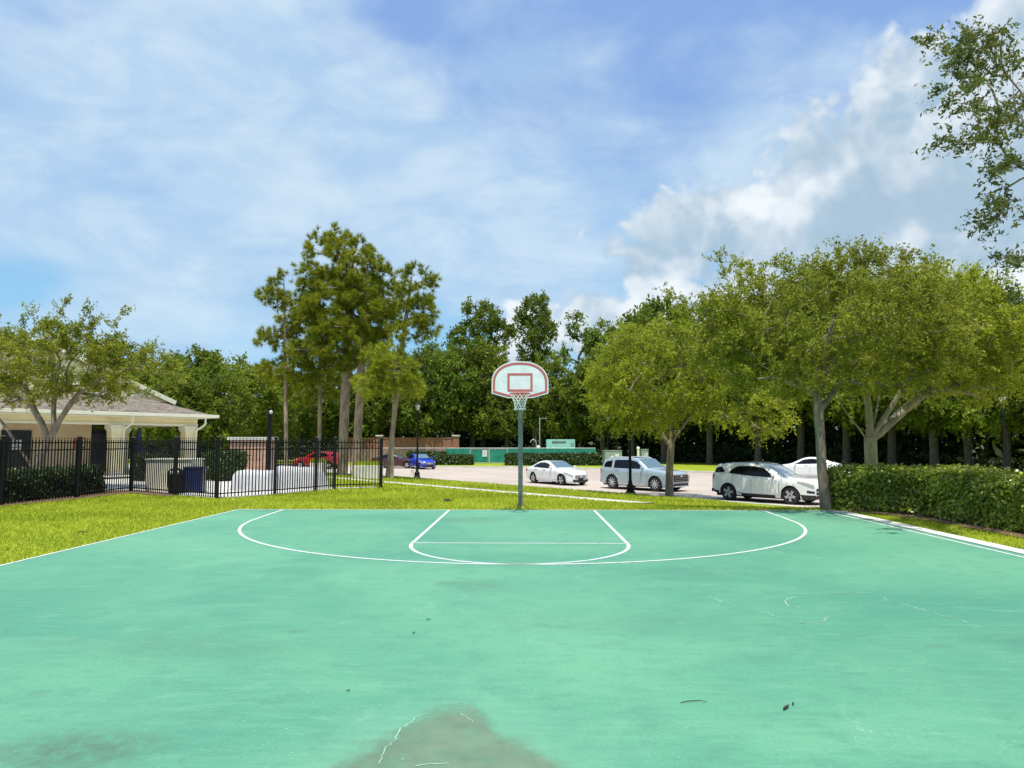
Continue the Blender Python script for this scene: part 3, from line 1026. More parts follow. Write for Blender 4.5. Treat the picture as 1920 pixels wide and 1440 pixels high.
# --- shade tree by the lamp post, near the parked silver car
pA = on_ground(1255, 931)
z0 = pA.z
make_tree('shade_tree', 'yellow-green shade tree with slim grey trunk on the lawn in front of the silver car', pA, 11,
          [[(0, 0, 0), (0.03, 0, 1.2), (0.12, 0, 2.3), (0.15, 0.1, 3.1)], [(0.1, 0, 2.2), (-0.6, 0.2, 3.4), (-1.2, 0.2, 4.6)], [(0.1, 0, 2.4), (0.8, -0.2, 3.4), (1.5, 0, 4.6)],
           [(0.15, 0.1, 3.0), (0.1, 0.3, 4.4), (0.0, 0.2, 5.8)]],
          [(-0.2, -0.5, 5.5 - z0 - 0.55, 3.2, 2.7, 2.0), (-2.3, 0, 4.3, 1.7, 1.6, 1.3), (2.5, -2.3, 4.3, 2.2, 1.2, 1.2), (-0.3, 0.2, 7.2, 2.2, 1.9, 0.8), (3.4, -2.4, 3.5, 1.4, 1.0, 0.7),
           (2.3, -2.1, 6.1, 1.7, 1.2, 1.2), (-2.5, 0, 5.8, 1.3, 1.3, 1.0), (-0.3, -0.4, 3.9, 2.4, 2.0, 0.8)],
          520, 'bark_grey', 'elm_leaf', 0.165, dict(twigs=8, tlen=0.64, per=24, ll=0.098, lw=0.043, spread=0.05, droop=0.35, up=0.1), tip_r=0.010, group='shade trees along the parking area')

# --- tree at the far right corner of the court
pB = Vector((7.58, 18.22, -0.03))
make_tree('oak_tree', 'broad olive-green oak with straight trunk at the court corner by the end of the hedge', pB, 23,
          [[(0, 0, 0), (-0.08, 0, 1.0), (-0.10, 0, 2.1), (-0.16, 0, 2.9)], [(-0.1, 0, 2.4), (0.5, 0.2, 3.2), (1.3, 0.2, 4.1), (2.1, 0.1, 4.7)], [(-0.14, 0, 2.8), (-0.9, 0.1, 3.7), (-1.6, 0, 4.9)],
           [(-0.14, 0, 2.7), (0.1, 0.4, 3.8), (0.6, 0.3, 5.2)], [(-0.1, 0, 2.6), (-0.2, -0.7, 3.7), (-0.1, -1.2, 4.6)]],
          [(0.2, 0, 4.75, 3.2, 2.9, 1.30), (-1.7, 0, 5.55, 1.3, 1.2, 0.75), (1.2, 0.1, 5.9, 1.9, 1.6, 0.65), (2.6, 0, 4.4, 1.35, 1.3, 0.95), (-2.7, 0, 4.6, 1.1, 1.1, 0.8),
           (-0.1, -0.1, 3.5, 1.9, 1.6, 0.55), (-1.8, -0.2, 3.75, 1.4, 1.2, 0.6), (1.9, 0.2, 3.55, 1.3, 1.2, 0.55)],
          560, 'bark_grey', 'oak_leaf', 0.120, dict(twigs=8, tlen=0.50, per=25, ll=0.074, lw=0.034, spread=0.045, droop=0.2, up=0.25), tip_r=0.007,
          extra=[(-2.35, 0, 6.05, -0.4, 0, 1), (-2.5, 0, 6.4, -0.3, 0, 1), (1.3, 0, 6.65, 0.2, 0, 1), (1.8, 0.1, 6.6, 0.4, 0, 1), (0.1, 0, 6.5, 0, 0, 1), (-3.4, 0, 5.3, -1, 0, 0.6), (3.7, 0, 5.1, 1, 0, 0.5),
                 (4.1, 0.1, 5.35, 1, 0, 0.6), (-3.7, 0.1, 5.5, -1, 0, 0.6), (-0.9, 0, 6.25, -0.2, 0, 1), (0.7, 0.2, 6.75, 0, 0, 1)], group='shade trees along the parking area')

# --- pale multi-stemmed tree behind the hedge
pC = Vector((11.75, 24.5, -0.70))
make_tree('shade_tree', 'wide shade tree with pale forked limbs standing behind the hedge', pC, 37,
          [[(0, 0, 0), (0, 0, 1.3), (0.01, 0, 2.55)], [(0.01, 0, 2.4), (0.65, 0, 3.0), (1.5, 0.1, 3.7), (2.8, 0.2, 4.7)], [(0.0, 0, 2.3), (-0.4, 0, 2.9), (-0.85, 0.1, 3.6), (-1.25, 0.1, 4.8)],
           [(0.01, 0, 2.5), (0.30, 0.15, 3.3), (0.6, 0.3, 4.4), (1.0, 0.3, 5.8)], [(0.01, 0, 2.45), (-0.1, -0.2, 3.4), (-0.3, -0.4, 4.7)], [(0.01, 0, 2.5), (0.45, -0.25, 3.3), (1.2, -0.6, 4.7)]],
          [(1.7, -0.9, 6.3, 3.0, 2.4, 1.7), (4.0, -0.4, 5.4, 2.1, 1.8, 1.5), (-0.6, -1.0, 5.3, 1.7, 1.4, 1.1), (5.0, 0, 5.6, 1.5, 1.4, 1.0), (1.6, -1.0, 7.1, 2.2, 1.6, 0.8), (2.9, -0.3, 4.5, 2.0, 1.6, 0.7)],
          470, 'bark_pale', 'elm_leaf', 0.205, dict(twigs=7, tlen=0.62, per=22, ll=0.105, lw=0.048, spread=0.06, droop=0.15, up=0.2), tip_r=0.010, min_z=3.0, group='shade trees along the parking area')

# --- oak inside the pool fence, left edge
pL = Vector((-17.4, 25.2, 0.0))
make_tree('oak_tree', 'multi-stemmed oak with leaning limbs in front of the cream pool pavilion', pL, 41,
          [[(0, 0, 0), (-0.02, 0, 0.6), (0.05, 0, 1.25)], [(-0.02, 0, 0.5), (-0.75, 0, 1.5), (-1.5, 0.1, 2.4), (-2.6, 0.2, 3.4)], [(0, 0, 0.9), (0.25, 0, 1.9), (-0.25, 0, 2.8), (-0.8, 0.1, 3.9)],
           [(0.05, 0, 1.2), (0.5, 0, 2.1), (0.95, -0.1, 2.8), (1.7, -0.2, 3.6), (3.0, 0.0, 4.35), (4.2, 0.1, 4.1)], [(0.5, 0, 2.1), (0.5, -0.1, 3.2), (0.6, 0, 4.6)]],
          [(0.2, 0, 4.6, 2.8, 2.4, 1.15), (3.2, 0, 4.35, 1.5, 1.3, 0.9), (-2.4, 0, 4.5, 2.2, 2.0, 1.2), (1.0, 0, 5.4, 1.6, 1.4, 0.6), (1.9, -0.2, 3.6, 1.5, 1.1, 0.45), (-1.0, 0, 3.4, 1.2, 1.0, 0.4)],
          400, 'bark_grey', 'oak_leaf', 0.165, dict(twigs=7, tlen=0.5, per=22, ll=0.085, lw=0.042, spread=0.05, droop=0.15, up=0.2), tip_r=0.009, min_z=1.6,
          extra=[(0.5, 0, 6.3, -0.3, 0, 1), (0.7, 0, 6.7, -0.2, 0, 1), (1.5, 0, 6.4, 0.4, 0, 1), (1.7, 0.1, 6.1, 0.2, 0, 1), (2.5, 0, 5.8, 0.4, 0, 1), (2.8, 0, 6.35, 0.4, 0, 1), (-0.9, 0, 6.0, -0.2, 0, 1),
                 (-0.6, 0.1, 6.3, 0.1, 0, 1), (-1.9, 0, 5.9, 0, 0, 1), (4.4, 0.1, 3.7, 1, 0, -0.2), (5.0, 0.1, 3.95, 1, 0, 0.1), (4.8, 0, 4.4, 1, 0, 0)])

# --- live oak reaching in from the right: trunk stands behind the hedge, beyond the frame
rngO = np.random.default_rng(77)
sprays = []
for u, v, k, ju, jv in ((1800, 90, 9, 45, 30), (1850, 60, 9, 50, 35), (1830, 120, 12, 60, 28), (1900, 110, 12, 40, 50), (1800, 165, 6, 30, 18), (1835, 210, 9, 45, 22), (1790, 265, 6, 24, 14),
                        (1850, 255, 10, 45, 28), (1880, 310, 9, 35, 24), (1905, 210, 10, 25, 40), (1895, 385, 9, 30, 26), (1850, 415, 5, 26, 12), (1900, 490, 6, 28, 12), (1905, 560, 3, 20, 10),
                        (1985, 100, 14, 50, 80), (1990, 330, 14, 50, 80), (2060, 210, 22, 70, 150), (2000, 500, 8, 50, 50), (2180, 100, 30, 120, 160), (2200, 350, 26, 120, 120)):
    for _ in range(max(2, int(k * 0.8))):
        p = at_y(u + rngO.normal(0, ju * 0.6), v + rngO.normal(0, jv * 0.6), 13.0 + rngO.normal(0, 0.7))
        sprays.append(tuple(p) + (-0.75, rngO.normal(0, 0.4), -0.1))
base_o = Vector((14.2, 9.4, -0.02))
sprays = [(s[0] - base_o.x, s[1] - base_o.y, s[2] - base_o.z) + s[3:] for s in sprays]
make_tree('live_oak', 'dark live oak overhanging the hedge with sprays of small leaves against the sky', base_o, 5,
          [[(0, 0, 0), (-0.1, 0, 1.6), (-0.1, 0, 3.2), (-0.2, 0.1, 4.6), (-0.2, 0, 6.2), (-0.1, 0, 7.6)], [(-0.1, 0, 3.0), (-1.4, 0.4, 4.2), (-3.0, 0.9, 5.0)], [(-0.2, 0.1, 4.4), (-1.5, 0.4, 5.8), (-3.1, 0.9, 6.5)],
           [(-0.2, 0, 6.0), (-1.4, 0.5, 7.2), (-3.0, 1.0, 7.8)]],
          [(0.6, -0.3, 7.8, 2.4, 2.6, 1.8), (1.6, 0.2, 6.2, 2.4, 2.6, 1.4)], 170, 'bark_grey', 'live_oak_leaf', 0.26,
          dict(twigs=7, tlen=0.42, per=16, ll=0.080, lw=0.033, spread=0.030, droop=0.15, up=0.0), tip_r=0.0045, extra=sprays, min_z=2.6, rise=0.0, cap=(-4.6, 0.022))


# --- pines by the pool fence
def pine(label, u, v_base, y, lean, top_v, ells_px, n, base_r, seed, kw=None, leaf='pine_needle', min_z=None):
    """ells_px: crown lobes as (u, v, half width px, half height px)"""
    b = at_y(u, v_base, y)
    b.z = gz(b.x, b.y)
    s = F_PX / y
    H = zpx(top_v, s) - b.z
    E = []
    for eu, ev, hw, hh in ells_px:
        c = at_y(eu, ev, y)
        E.append((c.x - b.x, 0.0, c.z - b.z, hw / s, hw / s * 0.9, hh / s))
    tr = [(0, 0, 0), (lean * 0.3, 0, H * 0.33), (lean * 0.65, 0, H * 0.66), (lean, 0, H * 0.95)]
    k = dict(tufts=8, tlen=0.50, needles=40, nl=0.33, nw=0.027)
    k.update(kw or {})
    return make_tree('pine_tree', label, b, seed, [tr], E, n, 'bark_pine', leaf, base_r, k, tip_r=0.016, pine=True, shell=0.4, group='pines behind the black fence', min_z=min_z or H * 0.42,
                     rise=0.1, seg=0.5, wig=0.08)


pine('tallest pine of the group with a thick paired trunk and full rounded crown', 641, 890, 45, 0.4, 432,
     [(640, 500, 80, 62), (650, 580, 95, 60), (600, 560, 50, 60), (700, 560, 50, 70), (640, 650, 100, 45), (585, 520, 25, 35), (620, 460, 45, 28)], 330, 0.30, 51)
pine('thick pine trunk close beside the tallest pine, crown merging with it', 667, 889, 44.2, 0.5, 470,
     [(680, 520, 55, 50), (690, 600, 60, 50), (650, 640, 75, 40), (700, 680, 60, 30)], 150, 0.26, 52)
pine('slim pine with a narrow tiered crown at the left of the pine group', 537, 880, 46, -0.5, 494,
     [(512, 510, 22, 20), (508, 560, 30, 18), (530, 600, 40, 18), (505, 635, 32, 16), (540, 660, 45, 18), (520, 540, 20, 12), (540, 700, 55, 24)], 80, 0.13, 53)
pine('slim grey-trunked pine between the narrow pine and the tallest one', 598, 884, 46.5, -0.1, 560,
     [(590, 620, 60, 36), (580, 680, 60, 34), (560, 590, 28, 18), (590, 730, 55, 25)], 95, 0.13, 54)
pine('sparse pine leaning right with bare upper branches at the right of the group', 727, 893, 43, 1.3, 497,
     [(780, 525, 32, 26), (760, 560, 28, 22), (795, 585, 30, 22), (770, 620, 45, 18), (815, 615, 18, 20)], 60, 0.15, 55, dict(tufts=8, tlen=0.5))
pine('short yellowish pine in front of the leaning pine', 735, 893, 42, 0.1, 660,
     [(720, 665, 34, 22), (735, 700, 48, 30), (700, 720, 36, 22), (770, 730, 22, 20)], 130, 0.09, 56, dict(needles=22, nl=0.28), 'elm_leaf')


# --- woods beyond the parking area: broad trees copied from a few grown ones
def wood_proto(seed, leaf, ells, n, H, per=13, tw=6, ll=0.30, lw=0.17, base_r=0.28):
    return make_tree('woodland_tree', None, (0, 0, 0), seed, [[(0, 0, 0), (0.1, 0, H * 0.25), (-0.1, 0.1, H * 0.5), (0.1, 0, H * 0.75)]], ells, n, 'bark_dark', leaf, base_r,
                     dict(twigs=tw, tlen=1.15, per=per, ll=ll, lw=lw, spread=0.16, droop=0.12, up=0.1), tip_r=0.035, shell=0.45, min_z=1.8, seg=0.8, cat='tree')


protos = [
    wood_proto(101, 'wood_leaf', [(0, 0, 7.2, 4.6, 4.4, 4.2), (1.8, 0, 9.2, 2.6, 2.6, 2.4), (-2.0, 0.5, 8.2, 2.8, 2.6, 2.4), (0.5, -1, 5.0, 3.8, 3.8, 1.5)], 270, 12),
    wood_proto(102, 'wood_leaf_light', [(0, 0, 6.8, 4.2, 4.4, 3.8), (-1.2, 0, 9.6, 2.4, 2.6, 2.0), (2.4, 0.5, 7.0, 2.8, 2.6, 2.8), (-1, -1, 4.9, 3.8, 3.6, 1.5)], 260, 12),
    wood_proto(103, 'wood_leaf', [(0, 0, 8.0, 3.6, 3.6, 3.9), (0.8, 0, 10.0, 2.0, 2.0, 2.0), (-2.2, 0, 6.0, 2.6, 2.6, 2.6), (1.6, -0.8, 5.2, 3.0, 3.0, 1.8)], 240, 12),
]
tall = wood_proto(104, 'wood_leaf', [(0, 0, 16.8, 2.6, 2.6, 1.5), (-2.4, 0.4, 14.8, 2.1, 2.0, 1.3), (2.3, 0, 15.2, 1.9, 2.0, 1.4), (0.4, 0, 12.4, 2.6, 2.4, 1.4), (-1.0, 0, 18.0, 1.5, 1.5, 0.9), (-1.6, 0, 10.5, 1.6, 1.5, 1.0)],
                  150, 18, per=15, base_r=0.34)
open_tall = wood_proto(105, 'wood_leaf_light', [(0.2, 0, 15.8, 1.6, 1.5, 1.0), (2.4, 0, 14.8, 1.6, 1.4, 0.9), (-1.8, 0, 13.0, 1.4, 1.3, 0.8), (2.0, 0, 11.4, 1.5, 1.3, 0.7), (-0.4, 0, 17.2, 1.0, 1.0, 0.7), (-0.2, 0, 9.6, 1.8, 1.6, 0.8)],
                       70, 17, per=13, base_r=0.22)
used = set()
rngW = np.random.default_rng(9)
FAR_Z = -0.75


def woodland(proto, pH, pW, u, top_v, y, width_px, label, group='trees of the wood beyond the parking area', rz=None):
    s = F_PX / y
    sz = (zpx(top_v, s) - FAR_Z) / pH
    sx = width_px / s / pW
    o = proto if id(proto) not in used else copy_tree(proto)
    used.add(id(proto))
    p = at_y(u, 828, y)
    o.location = (p.x, p.y, FAR_Z)
    o.scale = (sx, sx, sz)
    o.rotation_euler = (0, 0, rngW.uniform(0, 6.28) if rz is None else rz)
    return tag(o, label, 'tree', group)


B_ = [(protos[0], 11.6, 9.6), (protos[1], 11.4, 9.2), (protos[2], 11.8, 8.4)]
FRONT = [  # prototype, u, top row, distance, width, label
    (1, 60, 655, 60, 220, 'light green tree rising behind the crown of the leaning oak at the left edge'),
    (0, 200, 648, 64, 210, 'dark green tree behind the peak of the pavilion gable'),
    (1, 300, 672, 66, 170, 'light green tree just above the sloping white gable edge of the pavilion'),
    (0, 372, 655, 76, 150, 'dark green tree directly above the right tip of the pavilion eave'),
    (2, 330, 700, 58, 130, 'low dark tree seen through the open right bay of the pavilion'),
    (1, 445, 668, 70, 190, 'light green tree directly above the brick pillar'),
    (2, 505, 690, 74, 140, 'narrow dark tree behind the black light post'),
    (0, -80, 620, 58, 240, 'dark tree at the extreme left edge behind the pavilion roof'),
    (0, 410, 700, 60, 130, 'lower dark tree between the pavilion eave and the brick pillar'),
    (0, 560, 700, 84, 150, 'dark tree of the wood between the narrow pine and the slim grey pine trunk'),
    (2, 640, 690, 88, 150, 'dark tree of the wood straight behind the thick pine trunks'),
    (1, 705, 700, 90, 140, 'lighter tree of the wood in the gap left of the leaning pine trunk'),
    (0, 780, 655, 88, 150, 'dark tree of the wood directly above the street lamp by the blue car'),
    (1, 835, 640, 90, 130, 'light green tree of the wood above the right end of the brick wall'),
    (0, 885, 640, 92, 170, 'dark tree of the wood above the left leaf of the green gate'),
    (2, 950, 690, 90, 130, 'dark tree of the wood behind the left edge of the backboard'),
    (1, 1015, 668, 92, 120, 'light green tree of the wood behind the right edge of the backboard'),
    (0, 1075, 700, 90, 130, 'dark tree of the wood above the teal container'),
    (2, 1130, 665, 86, 140, 'dark tree of the wood above the large utility cabinet'),
    (0, 1185, 600, 84, 160, 'dark tree of the wood behind the left half of the yellow-green shade tree'),
    (2, 1245, 560, 82, 170, 'dark treetop peeking over the middle of the yellow-green shade tree'),
    (1, 1330, 585, 78, 190, 'lighter tree of the wood in the gap right of the yellow-green shade tree trunk'),
    (0, 1420, 560, 74, 210, 'dark tree of the wood above the rear of the white SUV'),
    (2, 1500, 545, 72, 200, 'dark tree of the wood above the hood of the white SUV'),
    (0, 1585, 535, 68, 230, 'dark tree of the wood just right of the court corner oak trunk'),
    (1, 1670, 530, 64, 230, 'lighter tree of the wood just right of the pale forked trunk'),
    (2, 1750, 560, 58, 220, 'dark tree of the wood above the middle of the long hedge'),
    (0, 1815, 552, 56, 230, 'dark tree of the wood between the forked tree and the right street lamp'),
    (1, 1885, 585, 52, 200, 'lighter tree of the wood straight behind the right street lamp'),
    (0, 1960, 560, 50, 240, 'dark tree of the wood at the right edge beyond the right street lamp'),
    (2, 2060, 540, 47, 260, 'dark dense tree of the wood nearest beyond the right end of the hedge'),
    (1, 2170, 520, 44, 280, 'light green tree of the wood beyond the right end of the hedge'),
    (0, 2320, 500, 41, 300, 'dark tree of the wood well beyond the right end of the hedge'),
    (2, 2520, 480, 37, 320, 'tall dark tree of the wood far beyond the right end of the hedge'),
    (1, 2780, 450, 33, 360, 'large light green tree at the far right end of the wood'),
    (0, -230, 640, 56, 240, 'dark tree left of the pavilion roof'),
    (1, -400, 630, 50, 260, 'light green tree well left of the pavilion'),
    (2, -600, 620, 44, 280, 'dark tree far left of the pavilion')]
for k, u, tv, y, w, lab in FRONT:
    woodland(*B_[k], u, tv, y, w, lab)
woodland(tall, 18.8, 7.4, 905, 566, 97, 108, 'tall dark tree with a clumped crown left of the basketball backboard', 'tall trees rising above the wood', 0.4)
woodland(tall, 18.8, 7.4, 1003, 555, 99, 92, 'tall dark tree with a clumped crown directly above the backboard', 'tall trees rising above the wood', 2.2)
woodland(open_tall, 17.9, 6.6, 1085, 590, 96, 100, 'tall open tree with bare branches and sky showing through right of the backboard', 'tall trees rising above the wood', 0.0)
woodland(open_tall, 17.9, 6.6, 1125, 605, 99, 80, 'tall thin-crowned tree half hidden by the yellow-green shade tree', 'tall trees rising above the wood', 1.9)

# depth of the wood: closed understorey behind the front trees, one mass
def mass(name, pts, n, h0, h1, depth, m, ll, seed, z=FAR_Z, kind='stuff', wv=0.5):
    rng = np.random.default_rng(seed)
    pts = np.array(pts, float)
    L = np.cumsum(np.r_[0, np.hypot(*np.diff(pts, axis=0).T)])
    t = rng.uniform(0, L[-1], n)
    X, Y = np.interp(t, L, pts[:, 0]), np.interp(t, L, pts[:, 1])
    nrm = np.hypot(X, Y)
    off = rng.uniform(0, depth, n)
    X, Y = X + X / nrm * off, Y + Y / nrm * off
    hh = h1 * (0.72 + 0.28 * np.sin(t * 0.23 + seed) * np.sin(t * 0.11 + 1.3))
    Z = z + h0 + (hh - h0) * rng.uniform(0, 1, n)
    C = np.stack([X, Y, Z], -1)
    ax, nr = unit(rng.normal(size=(n, 3))), unit(rng.normal(size=(n, 3)))
    bx = unit(np.cross(nr, ax))
    s = rng.uniform(0.6, 1.4, (n, 1)) * ll
    V = np.stack([C - ax * s / 2, C + bx * s * wv / 2, C + ax * s / 2, C - bx * s * wv / 2], 1).reshape(-1, 3)
    return tag(link(name, mesh_np(name, V, np.arange(len(V)).reshape(-1, 4)), m), kind=kind)


EDGE = [(-80, 8), (-84, 34), (-85, 62), (-50, 72), (-36, 86), (-26, 90), (-10, 93), (6, 91), (14, 84), (22, 74), (31, 64), (40, 52), (50, 40), (58, 28), (66, 14), (72, 0)]
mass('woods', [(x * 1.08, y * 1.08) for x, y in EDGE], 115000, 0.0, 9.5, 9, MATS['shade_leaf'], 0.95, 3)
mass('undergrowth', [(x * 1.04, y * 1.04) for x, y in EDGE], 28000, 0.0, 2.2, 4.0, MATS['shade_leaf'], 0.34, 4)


# ------------------------------------------------------------------ clipped hedges
def hedge(name, label, poly, h, m, ll, lw, den, seed, z=0.0, group=None, rough=0.06, cat='hedge', rnd=0.10, inset_by=0.15):
    """leafy block over a ground outline; a woody core keeps it opaque"""
    rng = np.random.default_rng(seed)
    P = np.array(poly, float)
    if np.sum(P[:, 0] * np.roll(P[:, 1], -1) - np.roll(P[:, 0], -1) * P[:, 1]) < 0: P = P[::-1]
    c0 = P.mean(0)
    pts, nrm = [], []
    for a, c in zip(P, np.roll(P, -1, 0)):
        L = np.hypot(*(c - a))
        n = int(L * h * den)
        t, zz_ = rng.uniform(0, 1, n), rng.uniform(0.02, 1, n)
        e = (c - a) / L
        out = np.array([e[1], -e[0]])
        q = a + (c - a) * t[:, None]
        inset = np.where(zz_ * h > h - rnd, rnd * (1 - np.sqrt(np.clip(1 - ((zz_ * h - h + rnd) / rnd) ** 2, 0, 1))), 0)
        wob = 0.05 * np.sin(q[:, 0] * 3.1 + q[:, 1] * 2.3) * np.sin(zz_ * 7 + q[:, 1] * 1.7)
        d = rng.normal(0, rough, n) - rng.exponential(0.045, n) - inset + wob
        q = q + out * d[:, None]
        pts.append(np.column_stack([q, zz_ * h]))
        nrm.append(np.tile([out[0], out[1], 0.45], (n, 1)))
    lo, hi = P.min(0), P.max(0)
    n = int((hi - lo).prod() * den * 1.25)
    q = rng.uniform(lo, hi, (n, 2))
    k = in_poly(q[:, 0], q[:, 1], [tuple(p) for p in P])
    q = q[k]
    pts.append(np.column_stack([q, h - 0.03 + rng.normal(0, rough * 0.9, len(q)) - rng.exponential(0.03, len(q)) + rng.exponential(0.018, len(q)) + 0.04 * np.sin(q[:, 0] * 2.3 + q[:, 1] * 1.9) * np.sin(q[:, 1] * 3.7)]))
    nrm.append(np.tile([0, 0, 1.0], (len(q), 1)))
    C, N = np.concatenate(pts), np.concatenate(nrm)
    N = unit(N * 0.9 + rng.normal(0, 0.6, N.shape))
    ax = unit(np.cross(N, rng.normal(0, 1, N.shape)))
    bx = np.cross(N, ax)
    s = rng.uniform(0.6, 1.3, (len(C), 1))
    V = np.stack([C - ax * ll * s / 2, C + bx * lw * s / 2, C + ax * ll * s / 2, C - bx * lw * s / 2], 1).reshape(-1, 3)
    V[:, :2] -= c0
    t = thing(name, label, cat, (c0[0], c0[1], z), 0, group)
    link('foliage', mesh_np('foliage', V, np.arange(len(V)).reshape(-1, 4)), MATS[m], t)
    b = MB()
    ins = []
    for i, p in enumerate(P):                       # inset every side of the outline by the depth of the leaf layer
        e0, e1 = unit(p - P[i - 1]), unit(P[(i + 1) % len(P)] - p)
        n0, n1 = np.array([e0[1], -e0[0]]), np.array([e1[1], -e1[0]])
        mit = unit(n0 + n1)
        ins.append(tuple(p - c0 - mit * min(inset_by / max(0.35, mit @ n0), 2 * inset_by)))
    b.prism(ins, 0.02, h - inset_by)
    b.build('branch_core', MATS['bark_dark'], t)
    return t


hedge('clipped_hedge', 'long clipped bright green hedge along the right side of the court', [(9.27, 4.5), (9.27, 13.6), (9.2, 15.8), (9.02, 17.2), (8.5, 17.8), (7.82, 18.25), (7.8, 18.7), (8.4, 18.95), (10.6, 18.4), (10.7, 4.5)],
      0.99, 'hedge_leaf', 0.092, 0.058, 3000, 61)
hedge('clipped_hedge', 'low dark hedge just inside the black fence in front of the pavilion', [(-15.75, 15.0), (-14.75, 15.0), (-14.2, 20), (-13.95, 23.4), (-14.9, 23.9), (-15.2, 20)], 0.82, 'dark_hedge_leaf', 0.08, 0.055, 2000, 62)
hedge('shrub', 'dark rounded shrub behind the navy bin by the pavilion corner', [(-14.0, 31.0), (-12.9, 30.2), (-12.2, 31.0), (-13.2, 32.2)], 1.25, 'dark_hedge_leaf', 0.09, 0.055, 1000, 63, cat='shrub')
hedge('shrub', 'dark shrub between the pavilion column and the white enclosure', [(-17.0, 30.6), (-15.9, 30.0), (-15.5, 30.9), (-16.6, 31.6)], 1.1, 'dark_hedge_leaf', 0.09, 0.055, 1000, 64, cat='shrub')


def far_hedge(label, u0, u1, v_base, y, h, depth, seed, m='dark_hedge_leaf'):
    a, c = at_y(u0, v_base, y), at_y(u1, v_base, y)
    hedge('clipped_hedge', label, [(a.x, a.y), (c.x, c.y), (c.x + 0.2, c.y + depth), (a.x - 0.2, a.y + depth)], h, m, 0.20, 0.13, 420, seed, z=FAR_Z, group='hedges along the far side of the road', rough=0.09, inset_by=0.3)


far_hedge('low hedge left of the green screened gate', 815, 882, 870, 74.5, 0.95, 1.3, 65)
far_hedge('long dark hedge behind the white sedan, right of the green gate', 951, 1130, 874, 73.2, 1.12, 1.6, 66)
far_hedge('distant low hedge in front of the brick wall, beside the blue car', 765, 832, 866, 77.5, 1.25, 1.0, 67)

